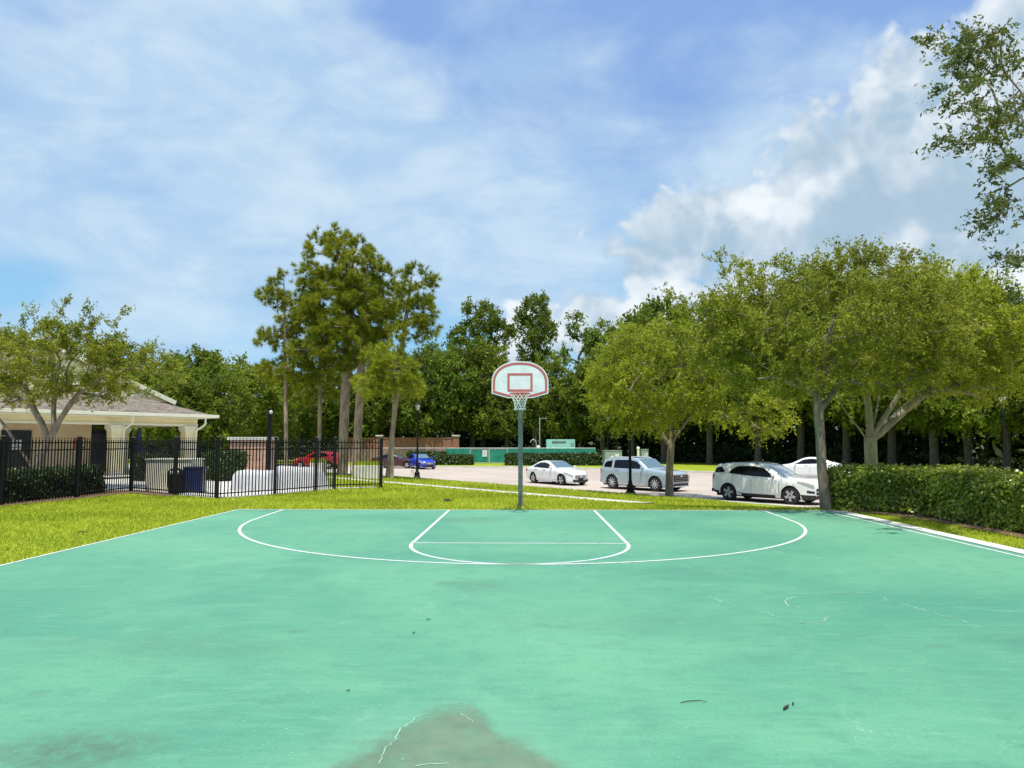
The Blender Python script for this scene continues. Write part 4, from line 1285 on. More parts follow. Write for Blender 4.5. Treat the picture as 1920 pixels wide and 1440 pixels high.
# ================================================================== BASKETBALL HOOP
def hoop():
    pole = at_z(976, 950, 0.0)
    yb, s = 17.05, None
    zt = 2.86                                    # rim height as it measures in the photo
    t = thing('basketball_hoop', 'basketball hoop with white fan-shaped backboard and white net on a green-grey pole', 'basketball hoop', (pole.x, pole.y, -0.03))
    bx = at_y(975, 712, yb).x - pole.x           # board centre
    by = yb - pole.y
    b = MB()
    pts = [(0, 0, -0.2), (0, 0, 1.2), (0, 0, 2.30), (0, -0.02, 2.62), (0, -0.16, 2.92), (0, -0.42, 3.10), (0, by + 0.22, 3.14)]
    b.tube(pts, [0.062] * 7, 20)
    b.build('pole', MATS['green_pole'], t, smooth=40)
    # fan outline (x across, z up), origin at the board's foot centre
    hw, z0, zs, z1 = 0.685, 2.775, 2.885, 3.665

    def outline(k, n=26):
        """k = inset in metres"""
        w = hw - k
        lo_c, lo_s, sh = z0 + k, zs + k * 0.75, 3.16
        pts = [(-0.30 + k * 0.2, lo_c), (0.30 - k * 0.2, lo_c), (w, lo_s)]
        top = z1 - k
        for a in np.linspace(0, math.pi, n):
            pts.append((w * math.copysign(abs(math.cos(a)) ** 0.86, math.cos(a)), sh + (top - sh) * math.sin(a) ** 0.96))
        pts.append((-w, lo_s))
        return pts

    def plate(poly, y0, y1):
        m = MB()
        n = len(poly)
        m.add([(bx + p[0], by + y0, p[1]) for p in poly] + [(bx + p[0], by + y1, p[1]) for p in poly],
              [tuple(range(n)), tuple(range(2 * n - 1, n - 1, -1))] + [(i, (i + 1) % n, (i + 1) % n + n, i + n) for i in range(n)])
        return m
    board = plate(outline(0), 0.0, 0.035).build('backboard', MATS['board_white'], t)

    def frame_band(o, i, y0, y1):
        m = MB()
        n = len(o)
        vs = [(bx + p[0], by + y0, p[1]) for p in o] + [(bx + p[0], by + y0, p[1]) for p in i] + [(bx + p[0], by + y1, p[1]) for p in o] + [(bx + p[0], by + y1, p[1]) for p in i]
        fs = []
        for k in range(n):
            j = (k + 1) % n
            fs += [(k, j, j + n, k + n), (k, k + 2 * n, j + 2 * n, j), (k + n, j + n, j + 3 * n, k + 3 * n)]
        return m.add(vs, fs)
    frame_band(outline(0.028), outline(0.085), -0.004, 0.0).build('border_stripe', MATS['board_red'], board)
    sq = lambda w, a, c: [(-w, a), (w, a), (w, c), (-w, c)]
    frame_band(sq(0.305, 2.93, 3.375), sq(0.25, 2.985, 3.32), -0.004, 0.0).build('target_square', MATS['board_red'], board)
    # rim
    rz_, ry = zt, by - 0.38
    b = MB()
    b.tube([(bx + 0.229 * math.cos(a), ry + 0.229 * math.sin(a), rz_) for a in np.linspace(0, 2 * math.pi, 41)], 0.0105, 8, caps=False)
    b.box((bx, by - 0.02, rz_ - 0.03), (0.30, 0.04, 0.13))
    b.bar((bx - 0.09, by - 0.03, rz_ - 0.005), (bx - 0.10, by - 0.20, rz_ - 0.003), 0.03, 0.012)
    b.bar((bx + 0.09, by - 0.03, rz_ - 0.005), (bx + 0.10, by - 0.20, rz_ - 0.003), 0.03, 0.012)
    b.bar((bx - 0.07, by - 0.03, rz_ - 0.10), (bx - 0.13, by - 0.20, rz_ - 0.012), 0.02, 0.02)
    b.bar((bx + 0.07, by - 0.03, rz_ - 0.10), (bx + 0.13, by - 0.20, rz_ - 0.012), 0.02, 0.02)
    b.build('rim', MATS['rim_red'], t, smooth=40)
    # net: two families of spirals, narrowing then flaring
    b = MB()
    rr = lambda k: 0.225 - 0.105 * math.sin(min(1, k * 1.15) * math.pi / 2) + 0.02 * max(0, k - 0.8) / 0.2
    for d_ in (1, -1):
        for i in range(12):
            pts = []
            for k in np.linspace(0, 1, 9):
                a = 2 * math.pi * i / 12 + d_ * k * 1.57
                pts.append((bx + rr(k) * math.cos(a), ry + rr(k) * math.sin(a), rz_ - 0.01 - 0.38 * k + 0.012 * math.sin(i * 2.1) * k))
            b.tube(pts, 0.0065, 4, caps=False)
    b.build('net', MATS['net_white'], t)
    # braces behind the board
    b = MB()
    for x in (-0.26, 0.26):
        b.bar((bx + x, by + 0.05, 3.42), (bx * 0.3 + x * 0.25, -0.30, 3.05), 0.03, 0.03)
        b.bar((bx + x, by + 0.05, 2.95), (bx * 0.3 + x * 0.25, -0.12, 2.85), 0.03, 0.03)
    b.box((bx, by + 0.05, 3.18), (0.62, 0.03, 0.06))
    b.build('brace', MATS['green_pole'], t)


hoop()


# ================================================================== BLACK PICKET FENCE
def black_fence():
    t = thing('picket_fence', 'black metal picket fence with pointed tips around the pool pavilion', 'fence', (FENCE[3][0], FENCE[3][1], 0))
    o = Vector((FENCE[3][0], FENCE[3][1], 0))
    H = 1.86
    posts = []
    for a, c in zip(FENCE[:-1], FENCE[1:]):
        a, c = Vector((*a, 0)), Vector((*c, 0))
        L = (c - a).length
        nb = max(1, round(L / 2.6))
        for i in range(nb):
            p, q = a.lerp(c, i / nb), a.lerp(c, (i + 1) / nb)
            if p.y > 13.9: posts.append(p)
            g0, g1 = gz(p.x, p.y), gz(q.x, q.y)
            b = MB()
            d = (q - p).normalized()
            ang = math.atan2(d.y, d.x)
            for z in (0.17, H - 0.38, H - 0.17):
                b.bar(p - o + Vector((0, 0, z + g0)), q - o + Vector((0, 0, z + g1)), 0.028, 0.034)
            m = int((q - p).length / 0.113)
            for k in range(1, m):
                w = p.lerp(q, k / m)
                g = gz(w.x, w.y)
                b.box(w - o + Vector((0, 0, g + 0.05 + (H - 0.12) / 2)), (0.025, 0.025, H - 0.14), ang)
                b.box(w - o + Vector((0, 0, g + H - 0.035)), (0.025, 0.025, 0.05), ang, taper=0.15)
            b.build('picket_panel', MATS['black_metal'], t)
    posts.append(Vector((*FENCE[-1], 0)))
    for p in posts:
        g = gz(p.x, p.y)
        w = 0.095
        b = MB()
        b.box(p - o + Vector((0, 0, g + (H - 0.2) / 2)), (w, w, H + 0.2), 0.3)
        b.box(p - o + Vector((0, 0, g + H + 0.015)), (w + 0.02, w + 0.02, 0.035), 0.3, taper=0.6)
        b.build('post', MATS['black_metal'], t)


black_fence()


# ================================================================== POOL PAVILION
def pavilion():
    base = Vector((-15.9, 36.2, 0.08))
    ang = math.atan2(-0.81, -0.585)              # local +X runs along the eave to the left and nearer
    t = thing('pool_pavilion', 'cream pool pavilion with brown shingle roof, white gutter and square columns', 'building', base, ang)
    # local: x along the eave (0 = right corner), y: +y is toward the camera side? keep depth as -y
    D = lambda v: -v                             # depth v behind the eave
    EZ = 2.93
    roof = MB()
    XL = 17.0
    # porch roof with a hipped right end
    A0, A1 = (0, D(0), EZ), (XL, D(0), EZ)
    B0, B1 = (2.7, D(3.0), 3.95), (XL, D(3.0), 3.95)
    C0, C1 = (0, D(9.0), EZ), (2.7, D(6.2), 3.95)
    roof.add([A0, A1, B1, B0], [(0, 1, 2, 3)])
    roof.add([A0, B0, C1, C0], [(0, 1, 2, 3)])
    roof.add([C0, C1, (XL, D(6.2), 3.95), (XL, D(9.0), EZ)], [(0, 1, 2, 3)])
    roof.add([B0, B1, (XL, D(6.2), 3.95), C1], [(0, 1, 2, 3)])
    # main gable
    gx0, gx1, gp, gz0, gz1 = 1.0, 13.2, 7.1, 3.80, 6.30
    for e0, e1 in (((gx0 - 0.35, gz0 - 0.14), (gp, gz1)), ((gx1 + 0.35, gz0 - 0.14), (gp, gz1))):
        vs = []
        for z_ in (0.0, 0.13):
            vs += [(e0[0], D(2.9), e0[1] + z_), (e1[0], D(2.9), e1[1] + z_), (e1[0], D(13.5), e1[1] + z_), (e0[0], D(13.5), e0[1] + z_)]
        roof.add(vs, [(0, 1, 2, 3), (4, 5, 6, 7), (0, 1, 5, 4), (2, 3, 7, 6), (3, 0, 4, 7), (1, 2, 6, 5)])
    rf = roof.build('roof', MATS['shingle'], t)
    b = MB()
    b.add([(gx0, D(3.05), 3.7), (gx1, D(3.05), 3.7), (gx1, D(3.05), gz0), (gp, D(3.05), gz1 - 0.02), (gx0, D(3.05), gz0)], [(0, 1, 2, 3, 4)])
    b.add([(gx0, D(3.06), 3.7), (gx0, D(13), 3.7), (gx0, D(13), gz0 - 0.05), (gx0, D(3.06), gz0 - 0.05)], [(0, 1, 2, 3)])
    b.build('gable_wall', MATS['cream_stucco'], t)
    b = MB()
    for e in ((gx0 - 0.37, gz0 - 0.15), (gx1 + 0.37, gz0 - 0.15)):
        b.bar((e[0], D(2.86), e[1] + 0.02), (gp, D(2.86), gz1 + 0.02), 0.06, 0.22)
    b.box((gp, D(2.98), 3.98), (10.4, 0.10, 0.13))
    b.build('rake_board', MATS['trim_white'], t)
    # gutter, beam, ceiling
    b = MB()
    b.box((XL / 2 - 0.05, D(-0.05), EZ - 0.03), (XL + 0.16, 0.13, 0.15))
    b.box((-0.06, D(4.5), EZ - 0.032), (0.13, 8.9, 0.146))
    b.build('gutter', MATS['trim_white'], t, bevel=0.012)
    b = MB()
    b.box((XL / 2 + 0.55, D(0.85), 2.60), (XL - 0.1, 0.34, 0.36))
    b.box((0.80, D(4.6), 2.598), (0.34, 7.1, 0.355))
    b.build('beam', MATS['cream_stucco'], t)
    b = MB()
    b.box((XL / 2 + 0.55, D(0.66), 2.45), (XL - 0.1, 0.06, 0.10))
    b.box((XL / 2 + 0.55, D(0.60), 2.80), (XL - 0.1, 0.06, 0.05))
    b.build('beam_trim', MATS['trim_white'], t)
    MB().box((XL / 2 + 0.1, D(4.5), 2.82), (XL, 8.7, 0.04)).build('soffit', MATS['trim_white'], t)
    # columns
    for x, v in ((1.0, 0.85), (4.55, 0.85), (9.45, 0.85), (14.3, 0.85), (1.0, 7.9), (4.4, 5.2)):
        b = MB()
        b.box((x, D(v), 1.06), (0.50, 0.50, 2.12))
        c = b.build('column', MATS['cream_stucco'], t)
        b = MB()
        b.box((x, D(v), 2.17), (0.58, 0.58, 0.10))
        b.box((x, D(v), 2.31), (0.66, 0.66, 0.18))
        b.build('capital', MATS['trim_white'], c, bevel=0.015)
        MB().box((x, D(v), 0.12), (0.60, 0.60, 0.24)).build('plinth', MATS['trim_white'], c, bevel=0.015)
    # rear wall of the porch with door, window, plaque
    wv = 2.6
    b = MB()
    b.box(((4.85 + XL) / 2, D(wv + 0.12), 1.41), (XL - 4.85, 0.24, 2.80))
    b.box((4.97, D(wv + 2.4), 1.41), (0.24, 4.3, 2.80))
    b.build('wall', MATS['tan_stucco'], t)
    b = MB()
    b.box((4.42, D(wv + 0.25), 1.1), (0.85, 0.06, 2.2))
    d = b.build('door', MATS['dark_opening'], t)
    b = MB()
    for k in range(9): b.bar((4.02 + k * 0.1, D(wv + 0.2), 2.05), (4.02 + k * 0.1, D(wv + 0.2), 2.42), 0.02, 0.02)
    b.box((4.42, D(wv + 0.2), 2.04), (0.95, 0.05, 0.05))
    b.box((4.42, D(wv + 0.2), 2.43), (0.95, 0.05, 0.05))
    b.box((3.98, D(wv + 0.2), 1.2), (0.05, 0.05, 2.4))
    b.build('ironwork', MATS['black_metal'], d)
    b = MB()
    b.box((7.95, D(wv - 0.02), 1.25), (1.15, 0.06, 1.75))
    w = b.build('window', MATS['dark_opening'], t)
    b = MB()
    b.box((7.95, D(wv - 0.075), 1.45), (0.42, 0.03, 0.50))
    b.build('notice', MATS['board_white'], w)
    b = MB()
    for x in (7.88, 8.02): b.box((x, D(wv - 0.095), 1.45), (0.03, 0.01, 0.5))
    for z in (1.36, 1.54): b.box((7.95, D(wv - 0.0955), z), (0.42, 0.01, 0.03))
    b.build('muntin', MATS['black_metal'], w)
    b = MB()
    b.box((5.35, D(wv - 0.03), 1.55), (0.50, 0.05, 0.48))
    pq_ = b.build('plaque', MATS['rim_red'], t)
    pq_['label'] = 'small framed dark red plaque on the tan wall'
    b = MB()
    b.box((5.35, D(wv - 0.065), 1.55), (0.38, 0.02, 0.36))
    b.build('plaque_face', MATS['tan_stucco'], pq_)
    # downspouts with elbows
    for x, xx_ in ((0.55, 0.72), (4.15, 4.28)):
        b = MB()
        b.tube([(x, D(0.0), 2.86), (x, D(0.02), 2.52), (x + 0.05, D(0.12), 2.40), (xx_, D(0.48), 2.22), (xx_, D(0.55), 2.10), (xx_, D(0.55), 0.05)], 0.05, 8)
        b.build('downspout', MATS['trim_white'], t, smooth=40)
    b = MB()
    b.lathe([(0.0, 0.0), (0.05, 0.01), (0.05, 0.06), (0.02, 0.09)], 12, (4.9, D(0.63), 2.62))
    b.build('flood_light', MATS['trim_white'], t)
    MB().box((XL / 2 + 0.3, D(4.3), 0.03), (XL + 0.4, 9.0, 0.06)).build('floor_slab', MATS['pale_concrete'], t)


pavilion()

# things around the pavilion
c = at_z(296, 923, 0.012)
b = MB()
b.box((0, 0, 0.53), (1.55, 0.9, 1.06))
b.box((0, 0, 1.08), (1.62, 0.97, 0.05))
tag(b.build('equipment_enclosure', MATS['trim_white'], bevel=0.01), 'plain white waist-high enclosure behind the fence left of the bins', 'enclosure').location = (c.x + 0.1, c.y + 0.9, 0.012)


def bin_(u, v, w, h, name, label, m, kind):
    c = at_z(u, v, 0.012)
    t = thing(name, label, 'bin', (c.x, c.y + w / 2, 0.012), 0.25)
    b = MB()
    if kind == 0:
        b.lathe([(w * 0.40, 0), (w * 0.42, 0.02), (w * 0.5, h * 0.72), (w * 0.5, h * 0.74)], 20)
        b.build('body', m, t, smooth=40)
        b = MB()
        b.lathe([(w * 0.53, h * 0.74), (w * 0.53, h * 0.80), (w * 0.42, h * 0.93), (w * 0.2, h), (0, h * 1.01)], 20)
        b.build('lid', m, t, smooth=40)
        b = MB()
        b.box((0, -w * 0.44, h * 0.83), (w * 0.5, 0.1, h * 0.10), m=Matrix.Rotation(0.5, 3, 'X'))
        b.build('flap', MATS['trim_white'], t)
    else:
        b.box((0, 0, h * 0.46), (w, w, h * 0.92))
        b.build('body', m, t, bevel=0.025)
        b = MB()
        b.box((0, 0, h * 0.955), (w * 1.08, w * 1.08, h * 0.07))
        b.build('lid', m, t, bevel=0.02)


bin_(321, 926, 0.50, 0.82, 'trash_can', 'round black trash can with domed lid against the white enclosure', MATS['black_metal'], 0)
bin_(356, 924, 0.60, 0.86, 'trash_bin', 'square navy blue bin right of the black trash can', MATS['navy_plastic'], 1)

# folded navy parasol and furniture in the shade of the porch
c = at_y(258, 880, 34.0)
t = thing('parasol', 'folded navy blue parasol standing in the shade of the pavilion', 'parasol', (c.x, c.y, 0.06))
MB().tube([(0, 0, 0), (0, 0, 2.3)], 0.025, 8).build('pole', MATS['galvanised'], t)
MB().lathe([(0.03, 2.32), (0.10, 2.1), (0.17, 1.5), (0.19, 1.1), (0.13, 0.95), (0.03, 0.93)], 10).build('canopy', MATS['navy_plastic'], t, smooth=30)
MB().lathe([(0.28, 0.0), (0.28, 0.06), (0.05, 0.09), (0.03, 0.3)], 14).build('base', MATS['black_metal'], t)
for i, (u, y, lab) in enumerate(((402, 36.5, 'dark patio chair with navy slats right of the pavilion column'), (300, 35.0, 'dark patio chair under the open pavilion bay'))):
    c = at_y(u, 880, y)
    t = thing('patio_chair', lab, 'chair', (c.x, c.y, 0.03), 0.5 + i, group='patio chairs')
    MB().box((0, 0, 0.42), (0.55, 0.55, 0.06)).build('seat', MATS['navy_plastic'], t, bevel=0.01)
    MB().box((0, 0.28, 0.85), (0.55, 0.05, 0.85), m=Matrix.Rotation(-0.15, 3, 'X')).build('backrest', MATS['navy_plastic'], t, bevel=0.01)
    for sx in (-0.25, 0.25):
        for sy in (-0.25, 0.25):
            MB().box((sx, sy, 0.2), (0.04, 0.04, 0.4)).build('leg', MATS['black_metal'], t)

# brick pillar with a pale cap, and the white covered furniture before it
c = at_y(473, 880, 33.5)
t = thing('brick_pillar', 'wide brick pillar with flat pale cap behind the white covers', 'pillar', (c.x, c.y, 0.01))
MB().box((0, 0, 0.88), (1.85, 0.9, 1.76)).build('shaft', MATS['stone_veneer'], t)
MB().box((0, 0, 1.83), (2.05, 1.1, 0.14)).build('cap', MATS['pale_concrete'], t, bevel=0.015)


def draped(name, label, prof_px, y, depth, m):
    """white cover draped over something: a lumpy cloth shape with real depth"""
    rng = random.Random(4)
    cx = sum(p[0] for p in prof_px) / len(prof_px)
    c = at_y(cx, 900, y)
    X = [at_y(p[0], 900, y).x - c.x for p in prof_px]
    Z = [max(0.05, zpx(p[1], F_PX / y)) for p in prof_px]
    nx, ny = 44, 14
    xs = np.linspace(X[0], X[-1], nx)
    zs = np.interp(xs, X, Z)
    V, Fc = [], []
    sec = [(-0.52, 0.0), (-0.5, 0.35), (-0.47, 0.7), (-0.43, 0.9), (-0.36, 0.985), (-0.2, 1.0), (0, 1.0), (0.2, 1.0), (0.36, 0.985), (0.43, 0.9), (0.47, 0.7), (0.5, 0.35), (0.52, 0)]
    for i, x in enumerate(xs):
        e = min(1.0, min(i, nx - 1 - i) / 2.5)
        for k, (yy_, zf) in enumerate(sec):
            fold = 0.02 * math.sin(i * 1.1 + k) * (1 - zf) + 0.012 * math.sin(i * 0.6 + k * 2)
            V.append((x + 0.06 * (1 - zf) * (1 if i > nx / 2 else -1), depth * yy_ * (0.75 + 0.25 * e) + fold, zs[i] * zf * (0.9 + 0.1 * e) + 0.008 * math.sin(i * 0.9 + k * 0.7)))
    m_ = len(sec)
    for i in range(nx - 1):
        for k in range(m_ - 1): Fc.append((i * m_ + k, i * m_ + k + 1, (i + 1) * m_ + k + 1, (i + 1) * m_ + k))
    b = MB().add(V, Fc)
    b.f += [tuple(range(m_)), tuple((nx - 1) * m_ + k for k in range(m_ - 1, -1, -1))]
    o = b.build(name, m, None, smooth=60)
    o.location = (c.x, c.y + depth / 2, 0.012)
    return tag(o, label, 'cover')


draped('furniture_cover', 'smooth white cover over low furniture in front of the brick pillar', [(432, 888), (446, 882), (470, 884), (505, 884)], 24.6, 1.1, MATS['cover_white'])
draped('furniture_cover', 'taller white cover with a sloping right end, beside the black light post', [(507, 880), (516, 875), (545, 877), (580, 878), (590, 886), (598, 902), (602, 912)], 25.6, 1.2, MATS['cover_white'])

c = at_y(503, 900, 27.5)
t = thing('light_post', 'slim black square light post with small round white lamp near its top', 'light post', (c.x, c.y, 0.012))
MB().box((0, 0, 1.45), (0.13, 0.13, 2.9)).build('post', MATS['black_metal'], t, bevel=0.008)
MB().box((0, 0, 2.93), (0.17, 0.17, 0.06)).build('cap', MATS['black_metal'], t)
MB().lathe([(0.0, -0.075), (0.05, -0.055), (0.075, 0), (0.05, 0.055), (0, 0.075)], 14, (0.07, -0.10, 2.83)).build('lamp_globe', MATS['cover_white'], t, smooth=60)

# pale planter walls by the pine trunks
for u, y, w, lab in ((596, 41.0, 0.75, 'small beige block planter left of the pine trunks'), (690, 39.5, 1.5, 'beige block planter with grass on top between pine trunks and fence corner')):
    c = at_y(u, 900, y)
    t = thing('stone_planter', lab, 'planter', (c.x, c.y, gz(c.x, c.y)), group='beige planters beside the pines')
    MB().box((0, 0, 0.38), (w, 0.8, 0.78)).build('planter_wall', MATS['concrete'], t, bevel=0.02)
    rg = np.random.default_rng(int(u))
    n = 420
    X, Y = rg.uniform(-w / 2, w / 2, n), rg.uniform(-0.4, 0.4, n)
    dx = rg.normal(0, 0.07, (n, 2))
    hgt = rg.uniform(0.12, 0.34, n)
    V = np.stack([np.stack([X - 0.02, Y, X * 0 + 0.74], -1), np.stack([X + 0.02, Y, X * 0 + 0.74], -1), np.stack([X + dx[:, 0], Y + dx[:, 1], 0.76 + hgt], -1)], 1).reshape(-1, 3)
    link('grass_tuft', mesh_np('grass_tuft', V, np.arange(3 * n).reshape(-1, 3)), MATS['grass_blade'], t)


# ================================================================== STREET LAMPS
def street_lamp(p, label, H=5.15, m='black_metal'):
    t = thing('street_lamp', label, 'street lamp', p, 0.3, group='black lantern street lamps')
    MB().lathe([(0.24, -0.1), (0.24, 0.05), (0.21, 0.10), (0.17, 0.14), (0.185, 0.20), (0.19, 0.30), (0.16, 0.38), (0.105, 0.46), (0.085, 0.62), (0.0, 0.63)], 18).build('base', MATS[m], t, smooth=35)
    MB().tube([(0, 0, 0.4), (0, 0, 1.5), (0, 0, H - 0.62)], [0.075, 0.068, 0.052], 12).build('pole', MATS[m], t, smooth=40)
    MB().lathe([(0.05, H - 0.70), (0.09, H - 0.66), (0.06, H - 0.62), (0.10, H - 0.57), (0.10, H - 0.53), (0.0, H - 0.53)], 12).build('collar', MATS[m], t, smooth=35)
    MB().lathe([(0.095, H - 0.53), (0.185, H - 0.18), (0.19, H - 0.16)], 8).build('lantern_glass', MATS['lamp_glass'], t)
    b = MB()
    b.lathe([(0.225, H - 0.165), (0.215, H - 0.13), (0.13, H - 0.04), (0.05, H), (0.03, H + 0.05), (0.0, H + 0.09)], 8)
    for k in range(4):
        a = math.pi / 4 + k * math.pi / 2
        b.bar((0.10 * math.cos(a), 0.10 * math.sin(a), H - 0.53), (0.195 * math.cos(a), 0.195 * math.sin(a), H - 0.16), 0.016, 0.016)
    b.build('lantern_cap', MATS[m], t, smooth=30)
    return t


street_lamp(on_ground(1182, 925), 'black street lamp post on the lawn directly in front of the silver car')
street_lamp(on_ground(782, 896), 'black street lamp with pale lantern right of the pines, near the blue car')
p_ = at_y(1887, 880, 41); p_.z = -0.75
street_lamp(p_, 'dark street lamp half lost in the trees at the right edge above the hedge')
p_ = at_y(1140, 870, 74); p_.z = -0.75
street_lamp(p_, 'distant grey lamp post beside the green utility cabinet')
c = on_ground(773, 896)
b = MB()
b.box((0, 0, 0.27), (0.16, 0.16, 0.54))
b.box((0, 0, 0.56), (0.19, 0.19, 0.05), taper=0.7)
tag(b.build('utility_marker', MATS['trim_white'], bevel=0.01), 'short pale utility marker post beside the lamp near the blue car', 'marker post').location = c

# ================================================================== FAR SIDE OF THE ROAD
Z_ = FAR_Z


def cabinet(u, v_top, w, d_, y, label, sticker=True):
    c = at_y(u, 870, y)
    h = zpx(v_top, F_PX / y) - Z_
    t = thing('utility_cabinet', label, 'utility cabinet', (c.x, c.y, Z_), 0.15, group='utility cabinets across the road')
    MB().box((0, 0, h / 2), (w, d_, h)).build('case', MATS['cabinet_green'], t, bevel=0.03)
    MB().box((0, 0, h + 0.02), (w + 0.08, d_ + 0.08, 0.06)).build('lid', MATS['cabinet_green'], t, bevel=0.01)
    b = MB()
    b.box((-w * 0.24, -d_ / 2 - 0.012, h * 0.5), (w * 0.44, 0.022, h * 0.8))
    b.box((w * 0.24, -d_ / 2 - 0.012, h * 0.5), (w * 0.44, 0.022, h * 0.8))
    b.build('door', MATS['cabinet_green'], t, bevel=0.006)
    b = MB()
    b.box((w * 0.2, -d_ / 2 - 0.03, h * 0.72), (w * 0.22, 0.01, h * 0.16))
    b.box((-w * 0.08, -d_ / 2 - 0.03, h * 0.62), (w * 0.16, 0.01, h * 0.12))
    b.build('sticker', MATS['board_white'], t)


cabinet(1148, 845, 1.75, 1.0, 72.0, 'large grey-green utility cabinet with white stickers behind the silver car')
cabinet(1208, 843, 0.70, 0.6, 71.5, 'small utility cabinet behind the roof of the silver car')
c = at_y(1197, 870, 71.0)
b = MB()
b.tube([(0, 0, -0.1), (0, 0, 1.75)], 0.13, 10)
b.lathe([(0.16, 1.75), (0.16, 1.85), (0.08, 1.95), (0, 1.96)], 10)
tag(b.build('vent_pipe', MATS['trim_white'], smooth=40), 'short white capped pipe next to the small utility cabinet', 'pipe').location = (c.x, c.y, Z_)


def brick_wall():
    y = 86.0
    a, c = at_y(640, 840, y), at_y(852, 840, y)
    h = zpx(822, F_PX / y) - Z_
    t = thing('brick_wall', 'long red brick wall beyond the blue car with a pillar at its right end', 'wall', (c.x, c.y, Z_))
    L = c.x - a.x
    MB().box((-L / 2, 0, h / 2), (L, 0.3, h)).build('wall_face', MATS['brick'], t)
    MB().box((-L / 2, 0, h + 0.05), (L, 0.42, 0.12)).build('coping', MATS['brick'], t)
    for x in (0.2, -L * 0.66):
        MB().box((x, -0.05, h / 2 + 0.12), (0.75, 0.6, h + 0.3)).build('pillar', MATS['brick'], t)
        MB().box((x, -0.05, h + 0.33), (0.95, 0.8, 0.16)).build('pillar_cap', MATS['concrete'], t)


brick_wall()


def mesh_fence():
    """chain-link fence with green windscreen"""
    y = 79.0
    s = F_PX / y
    top = zpx(840, s) - Z_
    o = at_y(835, 840, y)
    t = thing('screened_fence', 'green screened chain-link fence with a double gate across the road', 'fence', (o.x, o.y, Z_))
    X = lambda u: at_y(u, 840, y).x - o.x
    for u0, u1, lo in ((836, 881, 0.05), (953, 1000, 0.05), (1000, 1066, 0.05), (1066, 1116, 0.05)):
        b = MB()
        n = 10
        vs = []
        for i in range(n + 1):
            x = X(u0) + (X(u1) - X(u0)) * i / n
            for z in np.linspace(lo, top - 0.04, 5):
                vs.append((x, -0.05 + 0.025 * math.sin(i * 1.7 + z * 3), z))
        b.add(vs, [(i * 5 + k, (i + 1) * 5 + k, (i + 1) * 5 + k + 1, i * 5 + k + 1) for i in range(n) for k in range(4)])
        b.build('windscreen', MATS['green_screen'], t, smooth=60)
    for u0, u1 in ((882.5, 915.5), (918, 951)):
        b = MB()
        b.box(((X(u0) + X(u1)) / 2, -0.09, top / 2), (X(u1) - X(u0), 0.02, top - 0.3))
        gt = b.build('gate', MATS['green_screen'], t)
        b = MB()
        for z in (0.12, top - 0.1): b.bar((X(u0), -0.09, z), (X(u1), -0.09, z), 0.06, 0.06)
        for u in (u0, u1): b.bar((X(u), -0.09, 0.1), (X(u), -0.09, top - 0.08), 0.06, 0.06)
        b.build('gate_frame', MATS['galvanised'], gt)
    b = MB()
    b.box((X(909), -0.14, top * 0.66), (0.50, 0.02, 0.72))
    sg = b.build('notice_board', MATS['board_white'], t)
    b = MB()
    for k in range(4): b.box((X(909) - 0.02, -0.155, top * 0.66 + 0.2 - k * 0.13), (0.28 - 0.05 * (k % 2), 0.008, 0.035))
    b.build('print', MATS['galvanised'], sg)
    for u in (836, 881, 917, 952, 1000, 1033, 1066, 1116):
        MB().tube([(X(u), 0, -0.05), (X(u), 0, top + 0.06)], 0.04, 8).build('post', MATS['galvanised'], t)
    MB().tube([(X(836), 0, top), (X(1116), 0, top)], 0.018, 6).build('top_rail', MATS['galvanised'], t)
    # bare chain-link to the left
    t2 = thing('chain_link_fence', 'bare low chain-link fence in front of the brick wall', 'fence', (o.x, o.y, Z_))
    b = MB()
    b.tube([(X(640), 0, top), (X(834), 0, top)], 0.02, 6)
    b.build('top_rail', MATS['galvanised'], t2)
    for u in (650, 704, 776, 826):
        MB().tube([(X(u), 0, -0.05), (X(u), 0, top + 0.05)], 0.04, 8).build('post', MATS['galvanised'], t2)
    b = MB()
    n = 150
    for k in range(n):
        x = X(640) + (X(834) - X(640)) * k / n
        for d_ in (-1, 1):
            b.bar((x, 0.01 * d_, 0.05), (x + d_ * top * 0.5, 0.01 * d_, top), 0.006, 0.006)
    b.build('wire_mesh', MATS['galvanised'], t2)


mesh_fence()


